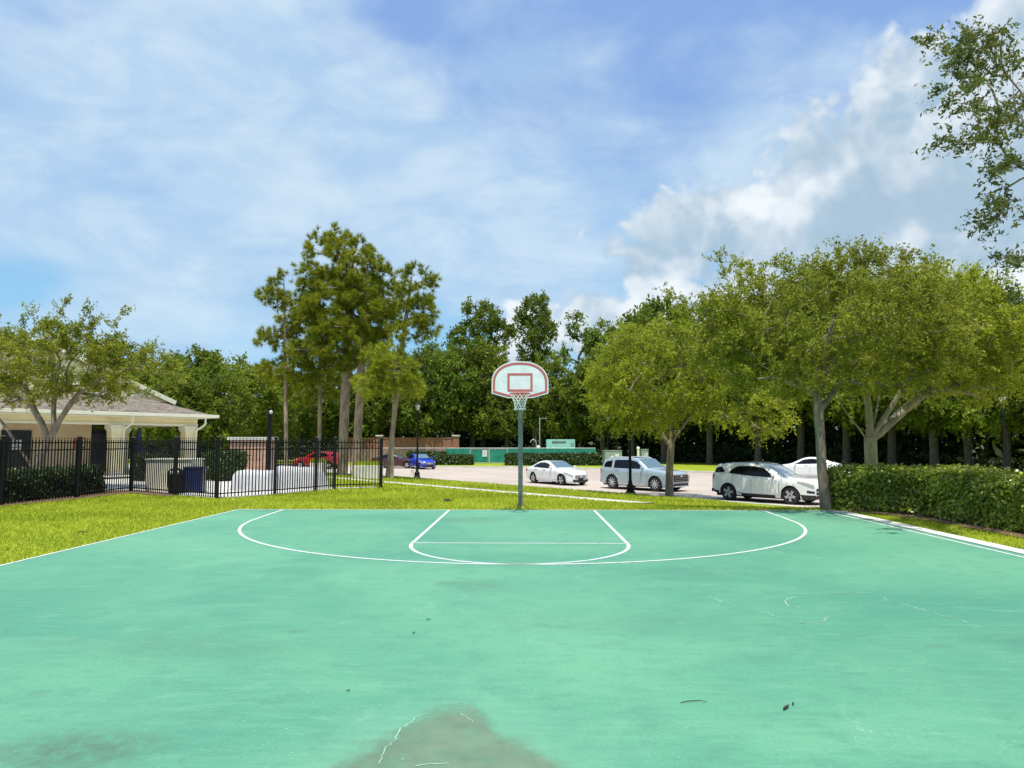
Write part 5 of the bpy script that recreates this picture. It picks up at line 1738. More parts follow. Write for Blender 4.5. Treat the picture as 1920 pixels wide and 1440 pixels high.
def plant_unit():
    y = 84.0
    a, c = at_y(1024, 830, y), at_y(1077, 830, y)
    h = zpx(824, F_PX / y) - Z_
    w = c.x - a.x
    t = thing('equipment_container', 'pale teal equipment container showing above the green screened fence', 'container', ((a.x + c.x) / 2, y, Z_))
    MB().box((0, 0, h / 2), (w, 2.0, h)).build('body', MATS['teal_paint'], t, bevel=0.03)
    b = MB()
    for k in range(3): b.box((-w * 0.06, -1.015, h - 0.22 - 0.09 * k), (w * 0.5, 0.02, 0.035))
    b.build('vent', MATS['bark_grey'], t)
    b = MB()
    b.box((w * 0.41, -1.02, h - 0.55), (0.4, 0.03, 0.4))
    b.build('control_panel', MATS['cabinet_green'], t)
    c = at_y(1012, 830, y)
    t = thing('antenna_mast', 'thin pale mast with a short crossarm left of the teal container', 'mast', (c.x, y, Z_))
    hh = zpx(783, F_PX / y) - Z_
    MB().tube([(0, 0, 0), (0, 0, hh)], 0.055, 8).build('pole', MATS['galvanised'], t)
    b = MB()
    b.bar((0, 0, hh - 0.1), (0.85, 0, hh - 0.12), 0.05, 0.05)
    b.bar((-0.1, 0, hh - 0.7), (0.12, 0, hh - 0.7), 0.05, 0.05)
    b.build('crossarm', MATS['galvanised'], t)
    c = at_y(1000, 830, y)
    t = thing('gooseneck_pipe', 'curved pale gooseneck pipe rising behind the green screen beside the mast', 'pipe', (c.x, y, Z_))
    MB().tube([(0.35, 0, 0.0), (0.35, 0, 2.2)] + [(0.35 * math.cos(a_), 0, 2.2 + 0.5 * math.sin(a_)) for a_ in np.linspace(0.2, 2.9, 8)], 0.05, 8).build('pipe', MATS['galvanised'], t)
    b = MB()
    b.lathe([(0.2, 1.0), (0.28, 1.2), (0.2, 1.75), (0.3, 1.8), (0.1, 2.0), (0, 2.02)], 10, (0.6, 0.0, 0))
    b.build('valve', MATS['galvanised'], t)


plant_unit()

# ================================================================== SMALL THINGS ON COURT AND LAWN
c = on_ground(838, 941)
b = MB()
b.lathe([(0.09, -0.05), (0.09, 0.05), (0.06, 0.085), (0.0, 0.09)], 12)
b.box((0.10, 0, 0.03), (0.12, 0.07, 0.05))
tag(b.build('sprinkler_head', MATS['black_metal'], smooth=35), 'small black sprinkler head in the grass left of the hoop pole', 'sprinkler').location = c


def leaf_litter(u, v, L, W, rz, label, name='fallen_leaf', curl=0.02):
    c = at_z(u, v, 0.0)
    vs, fs = [], []
    n = 7
    for i in range(n):
        k = i / (n - 1)
        w = W * math.sin(math.pi * min(0.97, k * 0.9 + 0.06)) / 2
        x = (k - 0.5) * L
        z = 0.006 + curl * abs(math.sin(k * 4.4))
        vs += [(x, -w, z + curl * 0.6), (x, 0, z), (x, w, z + curl * 0.6)]
    for i in range(n - 1):
        for j in range(2): fs.append((i * 3 + j, (i + 1) * 3 + j, (i + 1) * 3 + j + 1, i * 3 + j + 1))
    m = len(vs)
    vs += [(x, y, z + 0.003) for x, y, z in vs]
    fs += [tuple(q + m for q in f) for f in fs]
    o = MB().add(vs, fs).build(name, MATS['dead_leaf'])
    o.location, o.rotation_euler = c, (0, 0, rz)
    return tag(o, label, 'leaf', 'leaves and twigs on the court')


leaf_litter(1474, 1329, 0.10, 0.022, 0.9, 'curled dark dead leaf on the court foreground, larger of a touching pair', curl=0.004)
leaf_litter(1487, 1322, 0.04, 0.014, 1.2, 'small dark dead leaf touching a larger one on the right of the court foreground', curl=0.004)
leaf_litter(803, 1163, 0.045, 0.018, 0.2, 'tiny dark leaf alone on the mid court, above the big water stain', curl=0.004)
leaf_litter(776, 1188, 0.035, 0.016, 1.0, 'dark speck of leaf on mid court, lower of the two near the centre', curl=0.003)
leaf_litter(653, 1297, 0.03, 0.012, 0.5, 'small dark leaf left of the big water stain', curl=0.003)
leaf_litter(155, 1000, 0.14, 0.08, 0.4, 'brown dead leaf lying on the lawn near the left edge of the court', curl=0.02)
c = at_z(1300, 1318, 0.0)
b = MB()
b.tube([(-0.085, -0.012, 0.006), (-0.04, 0.004, 0.010), (0.0, 0.016, 0.008), (0.05, 0.018, 0.011), (0.09, 0.006, 0.007)], [0.0025, 0.003, 0.003, 0.0025, 0.0015], 6)
tag(b.build('twig', MATS['dead_leaf']), 'thin curved dry twig on the right foreground of the court', 'twig', 'leaves and twigs on the court').location = c

# ================================================================== CARS
def paint(name, rgb, metal=0.0, rough=0.3):
    m = bpy.data.materials.new(name)
    MATS[name] = m
    m.use_nodes = True
    b = m.node_tree.nodes['Principled BSDF']
    b.inputs['Base Color'].default_value = (*rgb, 1)
    b.inputs['Metallic'].default_value = metal
    b.inputs['Roughness'].default_value = rough
    b.inputs['Coat Weight'].default_value = 0.8
    b.inputs['Coat Roughness'].default_value = 0.04
    return m


paint('paint_white', (0.78, 0.79, 0.78))
paint('paint_silver', (0.40, 0.48, 0.53), 0.3, 0.34)
paint('paint_red', (0.42, 0.015, 0.02))
paint('paint_maroon', (0.05, 0.008, 0.012))
paint('paint_blue', (0.006, 0.035, 0.42))
glass_mat('car_glass', (0.004, 0.005, 0.006), 0.10, 0.12)
glass_mat('windshield_glass', (0.10, 0.16, 0.17), 0.05)
glass_mat('sunshade_glass', (0.30, 0.36, 0.40), 0.08)
glass_mat('headlight_lens', (0.34, 0.35, 0.31), 0.12)
glass_mat('tail_lens', (0.38, 0.008, 0.012), 0.12)
mat('tyre_rubber', (0.016, 0.016, 0.017), 0.85, var=0.2)
mat('alloy', (0.66, 0.67, 0.68), 0.35, metal=0.15, var=0.05)
mat('black_plastic', (0.018, 0.018, 0.019), 0.6, var=0.15)
mat('chrome', (0.75, 0.76, 0.77), 0.12, metal=0.95, var=0.02)
mat('wheel_dark', (0.006, 0.006, 0.006), 0.9, var=0.1)


def smooth_interp(s, pts, k=2):
    x = [p[0] for p in pts]
    y = [p[1] for p in pts]
    d = np.linspace(x[0], x[-1], 400)
    v = np.interp(d, x, y)
    ker = np.exp(-np.linspace(-2, 2, 2 * k * 4 + 1) ** 2)
    ker /= ker.sum()
    pad = len(ker) // 2
    v = np.convolve(np.pad(v, pad, mode='edge'), ker, 'valid')
    return np.interp(s, d, v)


class Car:
    def __init__(s, sp):
        s.sp = sp
        s.L, s.W = sp['L'], sp['W']
        s.wheels = sp['wheels']          # distances of the axles behind the nose
        s.r = sp['r']

    def top(s, x): return smooth_interp(x, s.sp['top'], s.sp.get('soft', 2))
    def belt(s, x): return smooth_interp(x, s.sp['belt'])
    def half(s, x): return smooth_interp(x, s.sp['plan'])
    def green(s, x): return smooth_interp(x, s.sp['green'], 1)    # 1 inside the cabin, 0 over hood and boot

    def bottom(s, x):
        zb = smooth_interp(x, s.sp['sill'])
        ra = s.r + 0.055
        for w in s.wheels:
            d = np.abs(x - w)
            zb = np.where(d < ra, np.maximum(zb, s.r + np.sqrt(np.maximum(ra * ra - d * d, 0))), zb)
        return zb

    def section(s, x):
        """half cross-section at x metres behind the nose: 13 points (y, z) from the sill up to the roof centre"""
        x = float(x)
        zb, zt, w, g = float(s.bottom(x)), float(s.top(x)), float(s.half(x)), float(s.green(x))
        zl = min(float(s.belt(x)), zt - 0.035)
        sill = min(float(smooth_interp(x, s.sp['sill'])), zb)
        h0 = zl - sill
        cl = lambda f: max(zb + 0.002 * f, sill + h0 * f)
        wr = w * (s.sp.get('roof_ratio', 0.74) * g + 0.80 * (1 - g))
        drop = 0.055 * g + min(0.05, (zt - zl) * 0.6) * (1 - g)
        zr = max(zt - drop, zl + 0.01)
        P = [(w - 0.055, zb), (w - 0.012, cl(0.10)), (w - 0.004, cl(0.28)), (w - 0.016, cl(0.5)), (w, cl(0.72)), (w - 0.012, cl(0.90)),
             (w - 0.045, zl), ]
        a, c = (w - 0.055, zl + 0.006), (wr, zr)
        P.append((a[0] * 0.5 + c[0] * 0.5 + 0.02 * g, a[1] * 0.5 + c[1] * 0.5))
        P.append(c)
        P += [(wr * 0.93, zr + (zt - zr) * 0.5), (wr * 0.78, zr + (zt - zr) * 0.8), (wr * 0.4, zr + (zt - zr) * 0.97), (0.0, zt)]
        return P

    def S(s, x, q, out=0.0):
        """surface point; q 0..12 walks up the right side (-y)"""
        P = s.section(x)
        q = min(max(q, 0), 11.999)
        i = int(q)
        f = q - i
        y = P[i][0] * (1 - f) + P[i + 1][0] * f
        z = P[i][1] * (1 - f) + P[i + 1][1] * f
        dy, dz = P[i + 1][0] - P[i][0], P[i + 1][1] - P[i][1]
        l = math.hypot(dy, dz) + 1e-9
        return Vector((s.L / 2 - x, -(y + dz / l * out), z - dy / l * out))

    def body(s):
        xs = sorted(set(list(np.linspace(0, s.L, 96)) + [w + d for w in s.wheels for d in np.linspace(-s.r - 0.058, s.r + 0.058, 25)]))
        V, Fc = [], []
        secs = [s.section(x) for x in xs]
        n = len(secs[0])
        for x, P in zip(xs, secs):
            X = s.L / 2 - x
            V += [(X, -p[0], p[1]) for p in P] + [(X, p[0], p[1]) for p in P[-2::-1]]
        m = 2 * n - 1
        for i in range(len(xs) - 1):
            for k in range(m - 1):
                Fc.append((i * m + k, i * m + k + 1, (i + 1) * m + k + 1, (i + 1) * m + k))
        Fc.append(tuple(range(m)))
        Fc.append(tuple((len(xs) - 1) * m + k for k in range(m - 1, -1, -1)))
        b = MB().add(V, Fc)
        me = b.mesh('body', smooth=38)
        return me

    def patch(s, b, x0, x1, q0, q1, out, nx=10, nq=5, mirror=True, shape=None):
        for sg in ((1, -1) if mirror else (1,)):
            vs = []
            for i in range(nx + 1):
                f = i / nx
                x = x0 + (x1 - x0) * f
                a, c = (q0, q1) if shape is None else shape(f)
                for k in range(nq + 1):
                    p = s.S(x, a + (c - a) * k / nq, out)
                    vs.append((p.x, p.y * sg, p.z))
            b.add(vs, [(i * (nq + 1) + k, (i + 1) * (nq + 1) + k, (i + 1) * (nq + 1) + k + 1, i * (nq + 1) + k + 1) for i in range(nx) for k in range(nq)])
        return b

    def side_glass(s, b, outline_lo, outline_hi, x0, x1, sg, out=0.008, nx=16, nz=4):
        """window on the cabin side between two height curves over x"""
        for sg in (sg,):
            vs = []
            for i in range(nx + 1):
                x = x0 + (x1 - x0) * i / nx
                lo = np.interp(x, [p[0] for p in outline_lo], [p[1] for p in outline_lo])
                hi = np.interp(x, [p[0] for p in outline_hi], [p[1] for p in outline_hi])
                P = s.section(x)
                for k in range(nz + 1):
                    z = lo + (hi - lo) * k / nz
                    y = np.interp(z, [P[6][1], P[7][1], P[8][1]], [P[6][0], P[7][0], P[8][0]])
                    vs.append((s.L / 2 - x, -sg * (y + out), z + out * 0.3))
            b.add(vs, [(i * (nz + 1) + k, (i + 1) * (nz + 1) + k, (i + 1) * (nz + 1) + k + 1, i * (nz + 1) + k + 1) for i in range(nx) for k in range(nz)])
        return b

    def top_glass(s, b, x0, x1, f0, f1, out=0.010, nx=10, ny=12):
        """windscreen / rear glass / sunroof across the top surface; f = share of the roof half width at x0 and x1"""
        rows = []
        for i in range(nx + 1):
            x = x0 + (x1 - x0) * i / nx
            P = s.section(x)
            wr = P[8][0]
            fr = f0 + (f1 - f0) * i / nx
            ys = np.linspace(-wr * fr, wr * fr, ny + 1)
            yy_ = [P[k][0] for k in range(12, 6, -1)]
            zz_ = [P[k][1] for k in range(12, 6, -1)]
            rows.append([Vector((s.L / 2 - x, y, float(np.interp(abs(y), yy_, zz_)))) for y in ys])
        vs = []
        for i in range(nx + 1):
            for k in range(ny + 1):
                a = rows[min(i + 1, nx)][k] - rows[max(i - 1, 0)][k]
                c = rows[i][min(k + 1, ny)] - rows[i][max(k - 1, 0)]
                nrm = a.cross(c).normalized()
                if nrm.z < 0: nrm = -nrm
                vs.append(rows[i][k] + nrm * out)
        b.add(vs, [(i * (ny + 1) + k, (i + 1) * (ny + 1) + k, (i + 1) * (ny + 1) + k + 1, i * (ny + 1) + k + 1) for i in range(nx) for k in range(ny)])
        return b


def wheel_meshes(r, spokes, double=True):
    b = MB()
    w = 0.115
    rr = r * 0.70
    b.lathe([(rr, -w), (r * 0.93, -w), (r * 0.99, -w * 0.75), (r, -w * 0.4), (r, w * 0.4), (r * 0.99, w * 0.75), (r * 0.93, w), (rr, w), (rr, -w)], 36, axis='Y')
    ty = b.mesh('wheel', smooth=35)
    b = MB()
    b.lathe([(rr, -w * 0.95), (rr * 1.0, -w * 1.0), (rr * 0.86, -w * 0.97), (rr * 0.84, -w * 0.5)], 36, axis='Y')
    b.lathe([(0.0, -w * 0.92), (r * 0.12, -w * 0.92), (r * 0.17, -w * 0.8), (r * 0.18, -w * 0.4)], 18, axis='Y')
    for k in range(spokes):
        a = 2 * math.pi * k / spokes
        for o in ((-0.055, 0.055) if double else (0.0,)):
            p0 = Vector((math.cos(a) * r * 0.08 - math.sin(a) * o * 0.5, -w * 0.80, math.sin(a) * r * 0.08 + math.cos(a) * o * 0.5))
            a2 = a + o * 2.4
            p1 = Vector((math.cos(a2) * rr * 0.93, -w * 0.88, math.sin(a2) * rr * 0.93))
            b.bar(p0, p1, 0.046 if double else 0.058, 0.03)
    rim = b.mesh('rim', smooth=35)
    b = MB()
    b.lathe([(rr * 0.93, -w * 0.35), (0.0, -w * 0.35)], 24, axis='Y')
    b.lathe([(rr * 0.93, w * 0.9), (0.0, w * 0.9)], 24, axis='Y')
    disc = b.mesh('brake_disc')
    return ty, rim, disc


def build_car(sp, label, loc, heading, group=None, cat='car'):
    c = Car(sp)
    L, W, r = c.L, c.W, c.r
    t = thing(sp['name'], label, cat, loc, heading, group)
    body = link('body', c.body(), MATS[sp['paint']], t)
    # dark underside and wheel wells
    b = MB()
    b.box((0, 0, r * 0.95), (L - 0.5, W - 0.62, r * 0.9))
    for w in c.wheels:
        X = L / 2 - w
        n = 14
        for sg in (1, -1):
            vs = []
            for k in range(n + 1):
                a = math.pi * k / n
                for y in (W / 2 - 0.035, W / 2 - 0.36):
                    vs.append((X + (r + 0.052) * math.cos(a), sg * y, r + (r + 0.052) * math.sin(a)))
            b.add(vs, [(2 * k, 2 * k + 1, 2 * k + 3, 2 * k + 2) for k in range(n)])
            b.add([(X + (r + 0.05) * math.cos(a), sg * (W / 2 - 0.355), r + (r + 0.05) * math.sin(a)) for a in np.linspace(0, math.pi, n + 1)], [tuple(range(n + 1))])
    b.build('underbody', MATS['wheel_dark'], t)
    # glass
    for (lo, hi, x0, x1) in sp['side']:
        for sg in (1, -1): c.side_glass(MB(), lo, hi, x0, x1, sg).build('side_window', MATS['car_glass'], t, smooth=60)
    x0, x1, f0, f1 = sp['screen']
    c.top_glass(MB(), x0, x1, f0, f1).build('windshield', MATS[sp.get('screen_mat', 'windshield_glass')], t, smooth=60)
    x0, x1, f0, f1 = sp['rear_glass']
    c.top_glass(MB(), x0, x1, f0, f1).build('rear_window', MATS['car_glass'], t, smooth=60)
    if 'sunroof' in sp:
        c.top_glass(MB(), *sp['sunroof'], out=0.006).build('sunroof', MATS['car_glass'], t, smooth=60)
    # lamps
    h = sp['head']
    for sg in (1, -1):
        b = MB()
        c.patch(b, *h[:2], h[2], h[3], 0.010, mirror=False, shape=h[4] if len(h) > 4 else None)
        if sg < 0: b.v = [(p[0], -p[1], p[2]) for p in b.v]
        b.build('headlight', MATS['headlight_lens'], t, smooth=60)
        b = MB()
        c.patch(b, *sp['tail'][:2], sp['tail'][2], sp['tail'][3], 0.010, mirror=False, shape=sp['tail'][4] if len(sp['tail']) > 4 else None)
        if sg < 0: b.v = [(p[0], -p[1], p[2]) for p in b.v]
        b.build('tail_light', MATS['tail_lens'], t, smooth=60)
    # door shut lines, handles
    b = MB()
    for x, q0, q1 in sp['seams']:
        c.patch(b, x - 0.006, x + 0.006, q0, q1, 0.003, 1, 14)
    b.build('door_seam', MATS['black_plastic'], body)
    for x in sp['handles']:
        for sg in (1, -1):
            p = c.S(x, 5.3, 0.02)
            MB().box((p.x, p.y * sg, p.z), (0.20, 0.03, 0.03)).build('door_handle', MATS[sp.get('handle_mat', sp['paint'])], t, bevel=0.008)
    # mirrors
    for sg in (1, -1):
        p = c.S(sp['mirror'], 6.4)
        b = MB()
        b.lathe([(0.0, -0.10), (0.06, -0.085), (0.085, 0.0), (0.07, 0.07), (0.0, 0.10)], 12, axis='Y')
        b.v = [(p.x + q[0] * 0.75, (p.y - 0.13) * sg + q[1] * sg, p.z + 0.075 + q[2] * 0.85) for q in b.v]
        b.bar((p.x, (p.y + 0.03) * sg, p.z + 0.02), (p.x, (p.y - 0.1) * sg, p.z + 0.05), 0.05, 0.03)
        b.build('wing_mirror', MATS[sp['paint']], t, smooth=50)
    # lower cladding
    b = MB()
    q = sp.get('clad', 0.9)
    xs = [0.0] + [v for w in c.wheels for v in (w - r - 0.05, w + r + 0.05)] + [L]
    for a, e in ((xs[0] + 0.02, xs[1]), (xs[2], xs[3]), (xs[4], xs[5] - 0.02)):
        c.patch(b, a, e, 0, q, 0.008, 8, 2)
    if sp.get('arch_trim'):
        for w in c.wheels:
            for sg in (1, -1):
                vs = []
                for k in range(17):
                    an = math.pi * k / 16
                    for rad in (r + 0.05, r + 0.10):
                        x = w - rad * math.cos(an)
                        y = float(c.half(x)) + 0.004
                        vs.append((L / 2 - x, sg * y, r + rad * math.sin(an)))
                b.add(vs, [(2 * k, 2 * k + 1, 2 * k + 3, 2 * k + 2) for k in range(16)])
    if sp.get('lower_bumper'):
        c.patch(b, 0.01, c.wheels[0] - r - 0.05, 0, 2.0, 0.009, 8, 3)
    b.build('cladding', MATS[sp.get('clad_mat', 'black_plastic')], t, smooth=50)
    if sp.get('fog'):
        for sg in (1, -1):
            b = MB()
            c.patch(b, *sp['fog'], 0.012, 6, 3, mirror=False)
            if sg < 0: b.v = [(p[0], -p[1], p[2]) for p in b.v]
            b.build('fog_lamp_recess', MATS['black_plastic'], t)
    # nose: grille, intakes, emblem
    X = L / 2
    for nm, m, boxes in sp['nose']:
        b = MB()
        for (y, z, w_, h_, d_) in boxes: b.box((X - 0.015 + d_ / 2, y, z), (0.06 + d_, w_, h_))
        b.build(nm, MATS[m], t, bevel=0.008)
    # tail: bumper strip and licence plate
    b = MB()
    b.box((-X + 0.02, 0, 0.42), (0.08, W * 0.66, 0.16))
    b.build('rear_bumper', MATS['black_plastic'], t, bevel=0.02)
    b = MB()
    b.box((-X - 0.012, 0, 0.78), (0.02, 0.32, 0.16))
    b.build('licence_plate', MATS['board_white'], t, bevel=0.004)
    if sp.get('rails'):
        for sg in (1, -1):
            x0, x1 = sp['rails']
            pts = []
            for k in range(9):
                x = x0 + (x1 - x0) * k / 8
                p = c.S(x, 8.7)
                pts.append((p.x, p.y * sg, p.z + (0.05 if 0 < k < 8 else 0.0)))
            MB().tube(pts, 0.018, 6).build('roof_rail', MATS[sp.get('rail_mat', 'black_plastic')], t, smooth=50)
    if sp.get('trim_line'):
        b = MB()
        for a, e, q0, q1 in sp['trim_line']: c.patch(b, a, e, q0, q1, 0.009, 12, 1)
        b.build('chrome_trim', MATS['chrome'], t)
    # wheels
    ty, rim, disc = wheel_meshes(r, sp.get('spokes', 5), sp.get('double', True))
    for w in c.wheels:
        for sg in (1, -1):
            o = link('wheel', ty, MATS['tyre_rubber'], t)
            o.location = (L / 2 - w, -sg * (float(c.half(w)) - 0.135), r)
            o.rotation_euler = (0, 0.3 * w, 0 if sg > 0 else math.pi)
            link('rim', rim, MATS['alloy'], o)
            link('brake_disc', disc, MATS['wheel_dark'], o)
    if sp.get('antenna'):
        p = c.S(sp['antenna'], 11.9)
        b = MB()
        b.add([(p.x + 0.12, 0.02, p.z), (p.x + 0.12, -0.02, p.z), (p.x - 0.06, -0.025, p.z), (p.x - 0.06, 0.025, p.z), (p.x - 0.06, 0, p.z + 0.09)], [(0, 1, 4), (1, 2, 4), (2, 3, 4), (3, 0, 4), (0, 3, 2, 1)])
        b.build('antenna', MATS[sp['paint']], t)
    return t


SUV_BIG = dict(name='parked_suv', paint='paint_silver', L=4.95, W=1.97, r=0.385, wheels=[0.94, 3.84], soft=2, roof_ratio=0.77,
    top=[(0, 0.86), (0.05, 0.98), (0.25, 1.06), (1.30, 1.16), (1.45, 1.20), (2.15, 1.67), (2.45, 1.735), (3.4, 1.745), (4.35, 1.69), (4.55, 1.64), (4.84, 1.12), (4.95, 0.92)],
    belt=[(0, 0.80), (0.3, 0.98), (1.4, 1.09), (3.8, 1.13), (4.95, 1.12)],
    plan=[(0, 0.70), (0.06, 0.79), (0.35, 0.92), (0.9, 0.98), (3.9, 0.985), (4.45, 0.95), (4.8, 0.82), (4.95, 0.66)],
    green=[(0, 0), (1.30, 0), (1.95, 1), (4.5, 1), (4.95, 1)],
    sill=[(0, 0.26), (0.3, 0.22), (1.3, 0.24), (3.5, 0.25), (4.6, 0.30), (4.95, 0.40)],
    side=[([(1.75, 1.15), (2.6, 1.15)], [(1.75, 1.20), (2.2, 1.52), (2.6, 1.60), (2.75, 1.605)], 1.78, 2.75), ([(2.75, 1.15), (3.72, 1.16)], [(2.75, 1.605), (3.62, 1.595), (3.72, 1.57)], 2.75, 3.72),
          ([(3.86, 1.18), (4.6, 1.20)], [(3.86, 1.56), (4.32, 1.50), (4.55, 1.25)], 3.88, 4.46)],
    screen=(1.48, 2.16, 0.97, 0.93), rear_glass=(4.55, 4.78, 0.86, 0.9), sunroof=(2.45, 3.1, 0.62, 0.62), rails=(2.4, 4.3), rail_mat='alloy',
    head=(0.02, 0.32, 4.6, 5.7), tail=(4.70, 4.93, 3.4, 5.9), seams=[(1.42, 0.6, 6.0), (2.74, 0.6, 6.2), (3.72, 2.8, 6.2)], handles=[2.50, 3.48], mirror=1.72, clad=0.8, arch_trim=False, clad_mat='paint_silver',
    nose=[('grille', 'black_plastic', [(0, 0.70, 1.20, 0.36, 0.02)]), ('grille_bar', 'chrome', [(0, 0.60 + 0.085 * k, 1.10, 0.016, 0.035) for k in range(4)] + [(0, 0.885, 1.24, 0.03, 0.04)]),
          ('bumper_intake', 'black_plastic', [(0, 0.36, 1.25, 0.12, 0.02)]), ('skid_plate', 'alloy', [(0, 0.275, 1.1, 0.05, 0.02)]), ('emblem', 'chrome', [(0, 0.80, 0.16, 0.08, 0.05)]),
          ('daytime_lamp', 'headlight_lens', [(-0.72, 0.66, 0.10, 0.34, 0.0), (0.72, 0.66, 0.10, 0.34, 0.0)])],
    trim_line=[(1.55, 3.55, 0.95, 1.15)], spokes=10, double=False, antenna=3.9)

SUV_MID = dict(name='parked_suv', paint='paint_white', L=4.77, W=1.84, r=0.362, wheels=[0.92, 3.78], soft=3, roof_ratio=0.745,
    top=[(0, 0.84), (0.06, 0.96), (0.3, 1.05), (1.12, 1.13), (1.25, 1.15), (2.02, 1.60), (2.3, 1.665), (3.3, 1.685), (4.35, 1.62), (4.50, 1.57), (4.72, 1.12), (4.77, 0.90)],
    belt=[(0, 0.80), (0.3, 0.94), (1.2, 1.04), (3.2, 1.10), (4.1, 1.16), (4.77, 1.14)],
    plan=[(0, 0.48), (0.08, 0.63), (0.30, 0.80), (0.7, 0.905), (0.95, 0.92), (3.9, 0.92), (4.2, 0.90), (4.5, 0.82), (4.70, 0.68), (4.77, 0.56)],
    green=[(0, 0), (1.15, 0), (1.85, 1), (4.5, 1), (4.77, 1)],
    sill=[(0, 0.24), (0.3, 0.21), (1.3, 0.24), (3.5, 0.25), (4.5, 0.32), (4.77, 0.45)],
    side=[([(1.62, 1.08), (2.65, 1.11)], [(1.62, 1.12), (2.15, 1.46), (2.65, 1.535)], 1.64, 2.65), ([(2.65, 1.11), (3.75, 1.20)], [(2.65, 1.535), (3.35, 1.52), (3.62, 1.38), (3.75, 1.24)], 2.65, 3.72),
          ([(3.95, 1.24), (4.55, 1.20)], [(3.95, 1.30), (4.16, 1.47), (4.40, 1.45), (4.55, 1.3)], 3.97, 4.50)],
    screen=(1.27, 2.03, 0.97, 0.92), screen_mat='sunshade_glass', rear_glass=(4.48, 4.68, 0.84, 0.9), rails=(2.4, 4.2),
    head=(0.04, 0.62, 4.4, 5.8, lambda f: (4.0 + 1.0 * f, 5.9 + 0.1 * f)), tail=(4.52, 4.74, 3.9, 6.2), seams=[(1.40, 0.8, 6.0), (2.66, 0.8, 6.2), (3.55, 2.8, 6.2)], handles=[2.45, 3.40], mirror=1.62, clad=1.2, arch_trim=False, lower_bumper=True, fog=(0.03, 0.26, 2.55, 3.25),
    nose=[('grille', 'black_plastic', [(0, 0.62, 0.95, 0.10, 0.02), (0, 0.47, 0.95, 0.10, 0.02)]), ('grille_bar', 'chrome', [(0, 0.545, 0.98, 0.04, 0.04)]), ('emblem', 'bulb', [(0, 0.545, 0.20, 0.06, 0.055)]),
          ('bumper_intake', 'black_plastic', [(0, 0.30, 1.1, 0.14, 0.02)])],
    spokes=5, double=True)
mat('bulb', (0.55, 0.40, 0.10), 0.3, metal=0.6, var=0.05)

SEDAN = dict(name='parked_sedan', paint='paint_white', L=4.70, W=1.81, r=0.33, wheels=[0.80, 3.64], soft=4, roof_ratio=0.70,
    top=[(0, 0.62), (0.06, 0.74), (0.3, 0.86), (1.25, 1.00), (1.40, 1.02), (2.25, 1.39), (2.6, 1.44), (3.0, 1.435), (3.45, 1.34), (4.15, 1.06), (4.55, 1.02), (4.66, 0.94), (4.70, 0.80)],
    belt=[(0, 0.60), (0.3, 0.76), (1.3, 0.92), (3.4, 0.97), (4.3, 0.97), (4.70, 0.86)],
    plan=[(0, 0.44), (0.08, 0.58), (0.32, 0.76), (0.8, 0.895), (3.6, 0.905), (4.3, 0.85), (4.62, 0.74), (4.70, 0.66)],
    green=[(0, 0), (1.3, 0), (2.0, 1), (3.6, 1), (4.15, 0), (4.7, 0)],
    sill=[(0, 0.20), (0.3, 0.17), (1.2, 0.20), (3.2, 0.21), (4.3, 0.28), (4.70, 0.40)],
    side=[([(1.72, 0.96), (2.62, 0.985)], [(1.72, 0.98), (2.25, 1.26), (2.67, 1.325)], 1.74, 2.67), ([(2.67, 0.985), (3.72, 1.02)], [(2.67, 1.325), (3.1, 1.30), (3.5, 1.17), (3.72, 1.03)], 2.67, 3.70)],
    screen=(1.42, 2.27, 0.97, 0.92), rear_glass=(3.40, 4.10, 0.9, 0.94), sunroof=(2.40, 2.95, 0.7, 0.7),
    head=(0.05, 0.62, 4.2, 5.6, lambda f: (4.0 + 1.1 * f, 5.9 - 0.1 * f)), tail=(4.40, 4.67, 3.8, 5.6), seams=[(1.32, 0.5, 6.0), (2.64, 0.5, 6.2), (3.45, 2.4, 6.2)], handles=[2.42, 3.28], mirror=1.72, clad=0.5, clad_mat='paint_white',
    nose=[('grille', 'black_plastic', [(0, 0.53, 0.78, 0.16, 0.012)]), ('grille_bar', 'alloy', [(0, 0.495, 0.76, 0.022, 0.03), (0, 0.545, 0.76, 0.022, 0.03), (0, 0.61, 0.80, 0.02, 0.03)]), ('emblem', 'chrome', [(0, 0.53, 0.13, 0.13, 0.045)]),
          ('bumper_intake', 'black_plastic', [(0, 0.27, 1.0, 0.12, 0.02), (-0.48, 0.31, 0.14, 0.10, 0.03), (0.48, 0.31, 0.14, 0.10, 0.03)]), ('plate_holder', 'black_plastic', [(0, 0.385, 0.36, 0.10, 0.035)])],
    spokes=5, double=True)

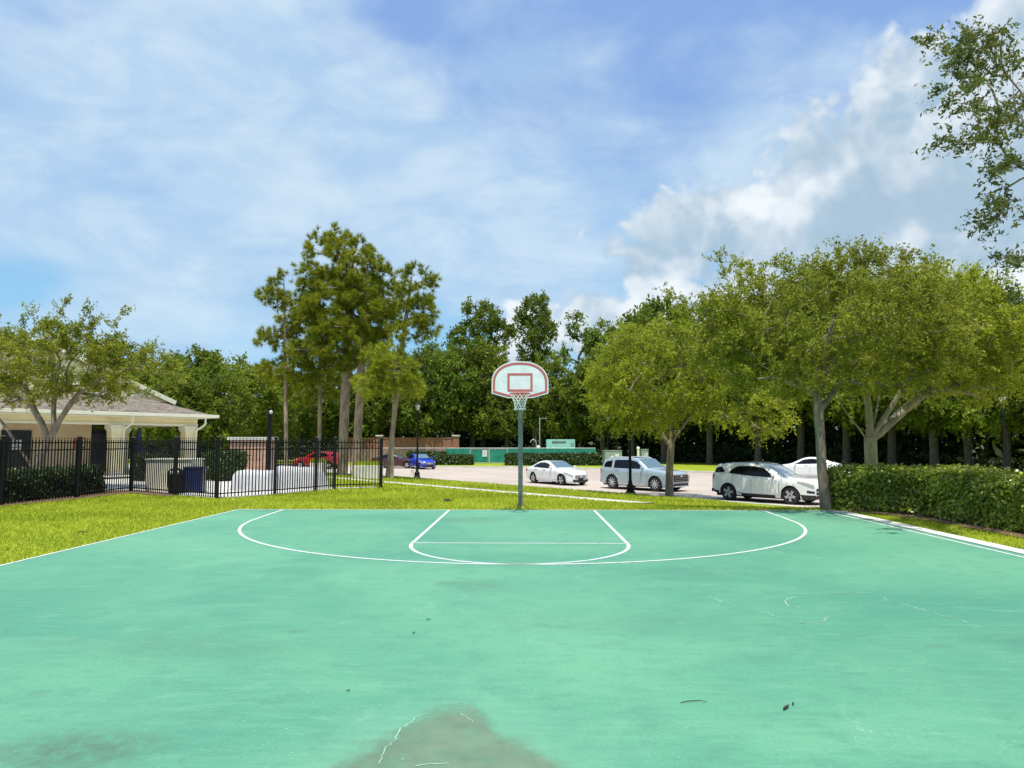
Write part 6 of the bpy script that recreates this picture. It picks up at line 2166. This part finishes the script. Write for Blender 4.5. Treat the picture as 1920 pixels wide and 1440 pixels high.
COUPE = dict(SEDAN, soft=5, roof_ratio=0.72,
    top=[(0, 0.62), (0.06, 0.76), (0.3, 0.90), (1.20, 1.05), (1.35, 1.08), (2.15, 1.46), (2.6, 1.55), (3.1, 1.53), (3.7, 1.38), (4.25, 1.16), (4.50, 1.11), (4.64, 1.02), (4.70, 0.85)],
    belt=[(0, 0.60), (0.3, 0.80), (1.3, 0.98), (3.4, 1.06), (4.3, 1.05), (4.70, 0.92)],
    side=[([(1.70, 1.04), (3.85, 1.12)], [(1.70, 1.06), (2.25, 1.36), (2.8, 1.435), (3.3, 1.36), (3.7, 1.22), (3.85, 1.13)], 1.72, 3.84)], antenna=3.35, sunroof=(2.5, 3.0, 0.5, 0.5))

STREET = math.atan2(-0.759, 0.651)          # parked noses point to the right and nearer


def park(sp, u_r, v_r, u_f, v_f, label, turn=0.0, group='cars parked in the marked bays'):
    """rest a car on the road with its near-side wheels where they touch the ground in the photo"""
    m = (at_z(u_r, v_r, -0.9) + at_z(u_f, v_f, -0.9)) / 2
    h = STREET + turn
    fwd = Vector((math.cos(h), math.sin(h), 0))
    left = Vector((-fwd.y, fwd.x, 0))
    mid_axle = sp['L'] / 2 - sum(sp['wheels']) / 2
    p = m + left * (sp['W'] / 2 - 0.12) - fwd * mid_axle
    return build_car(sp, label, (p.x, p.y, -0.896), h, group)


park(SUV_BIG, 1151, 916, 1229, 922.5, 'silver-blue SUV with wide dark grille parked behind the slim tree and lamp post', R(2))
park(SUV_MID, 1373, 936.5, 1480, 948, 'white SUV with five-spoke wheels parked nearest the court corner tree', R(2.5))
park(SEDAN, 993, 906.5, 1062, 909.5, 'white sedan parked just right of the hoop pole', R(-6))
p_ = at_y(1518, 880, 50.0)
h_ = STREET + math.pi + R(22)
build_car(dict(COUPE), 'white car with arched roofline partly hidden behind the white SUV and oak trunk', (p_.x, 50.5, -0.9), h_, 'cars on the far side of the parking area')
p_ = at_y(597, 880, 68.5)
build_car(dict(SUV_MID, paint='paint_red', screen_mat='windshield_glass', L=4.77), 'bright red car seen through the black fence left of the pine trunks', (p_.x, p_.y, -0.9), math.pi + R(-8), 'cars on the far side of the parking area')
p_ = at_y(741, 880, 70.4)
build_car(dict(SEDAN, paint='paint_maroon', screen_mat='windshield_glass'), 'dark maroon sedan right of the fence, behind the blue car', (p_.x, p_.y, -0.9), R(-12), 'cars on the far side of the parking area')
p_ = at_y(779, 880, 67.2)
build_car(dict(SEDAN, paint='paint_blue', L=4.70), 'vivid blue car right of the maroon sedan, behind the lamp post', (p_.x + 0.2, p_.y + 1.8, -0.9), R(-62), 'cars on the far side of the parking area')
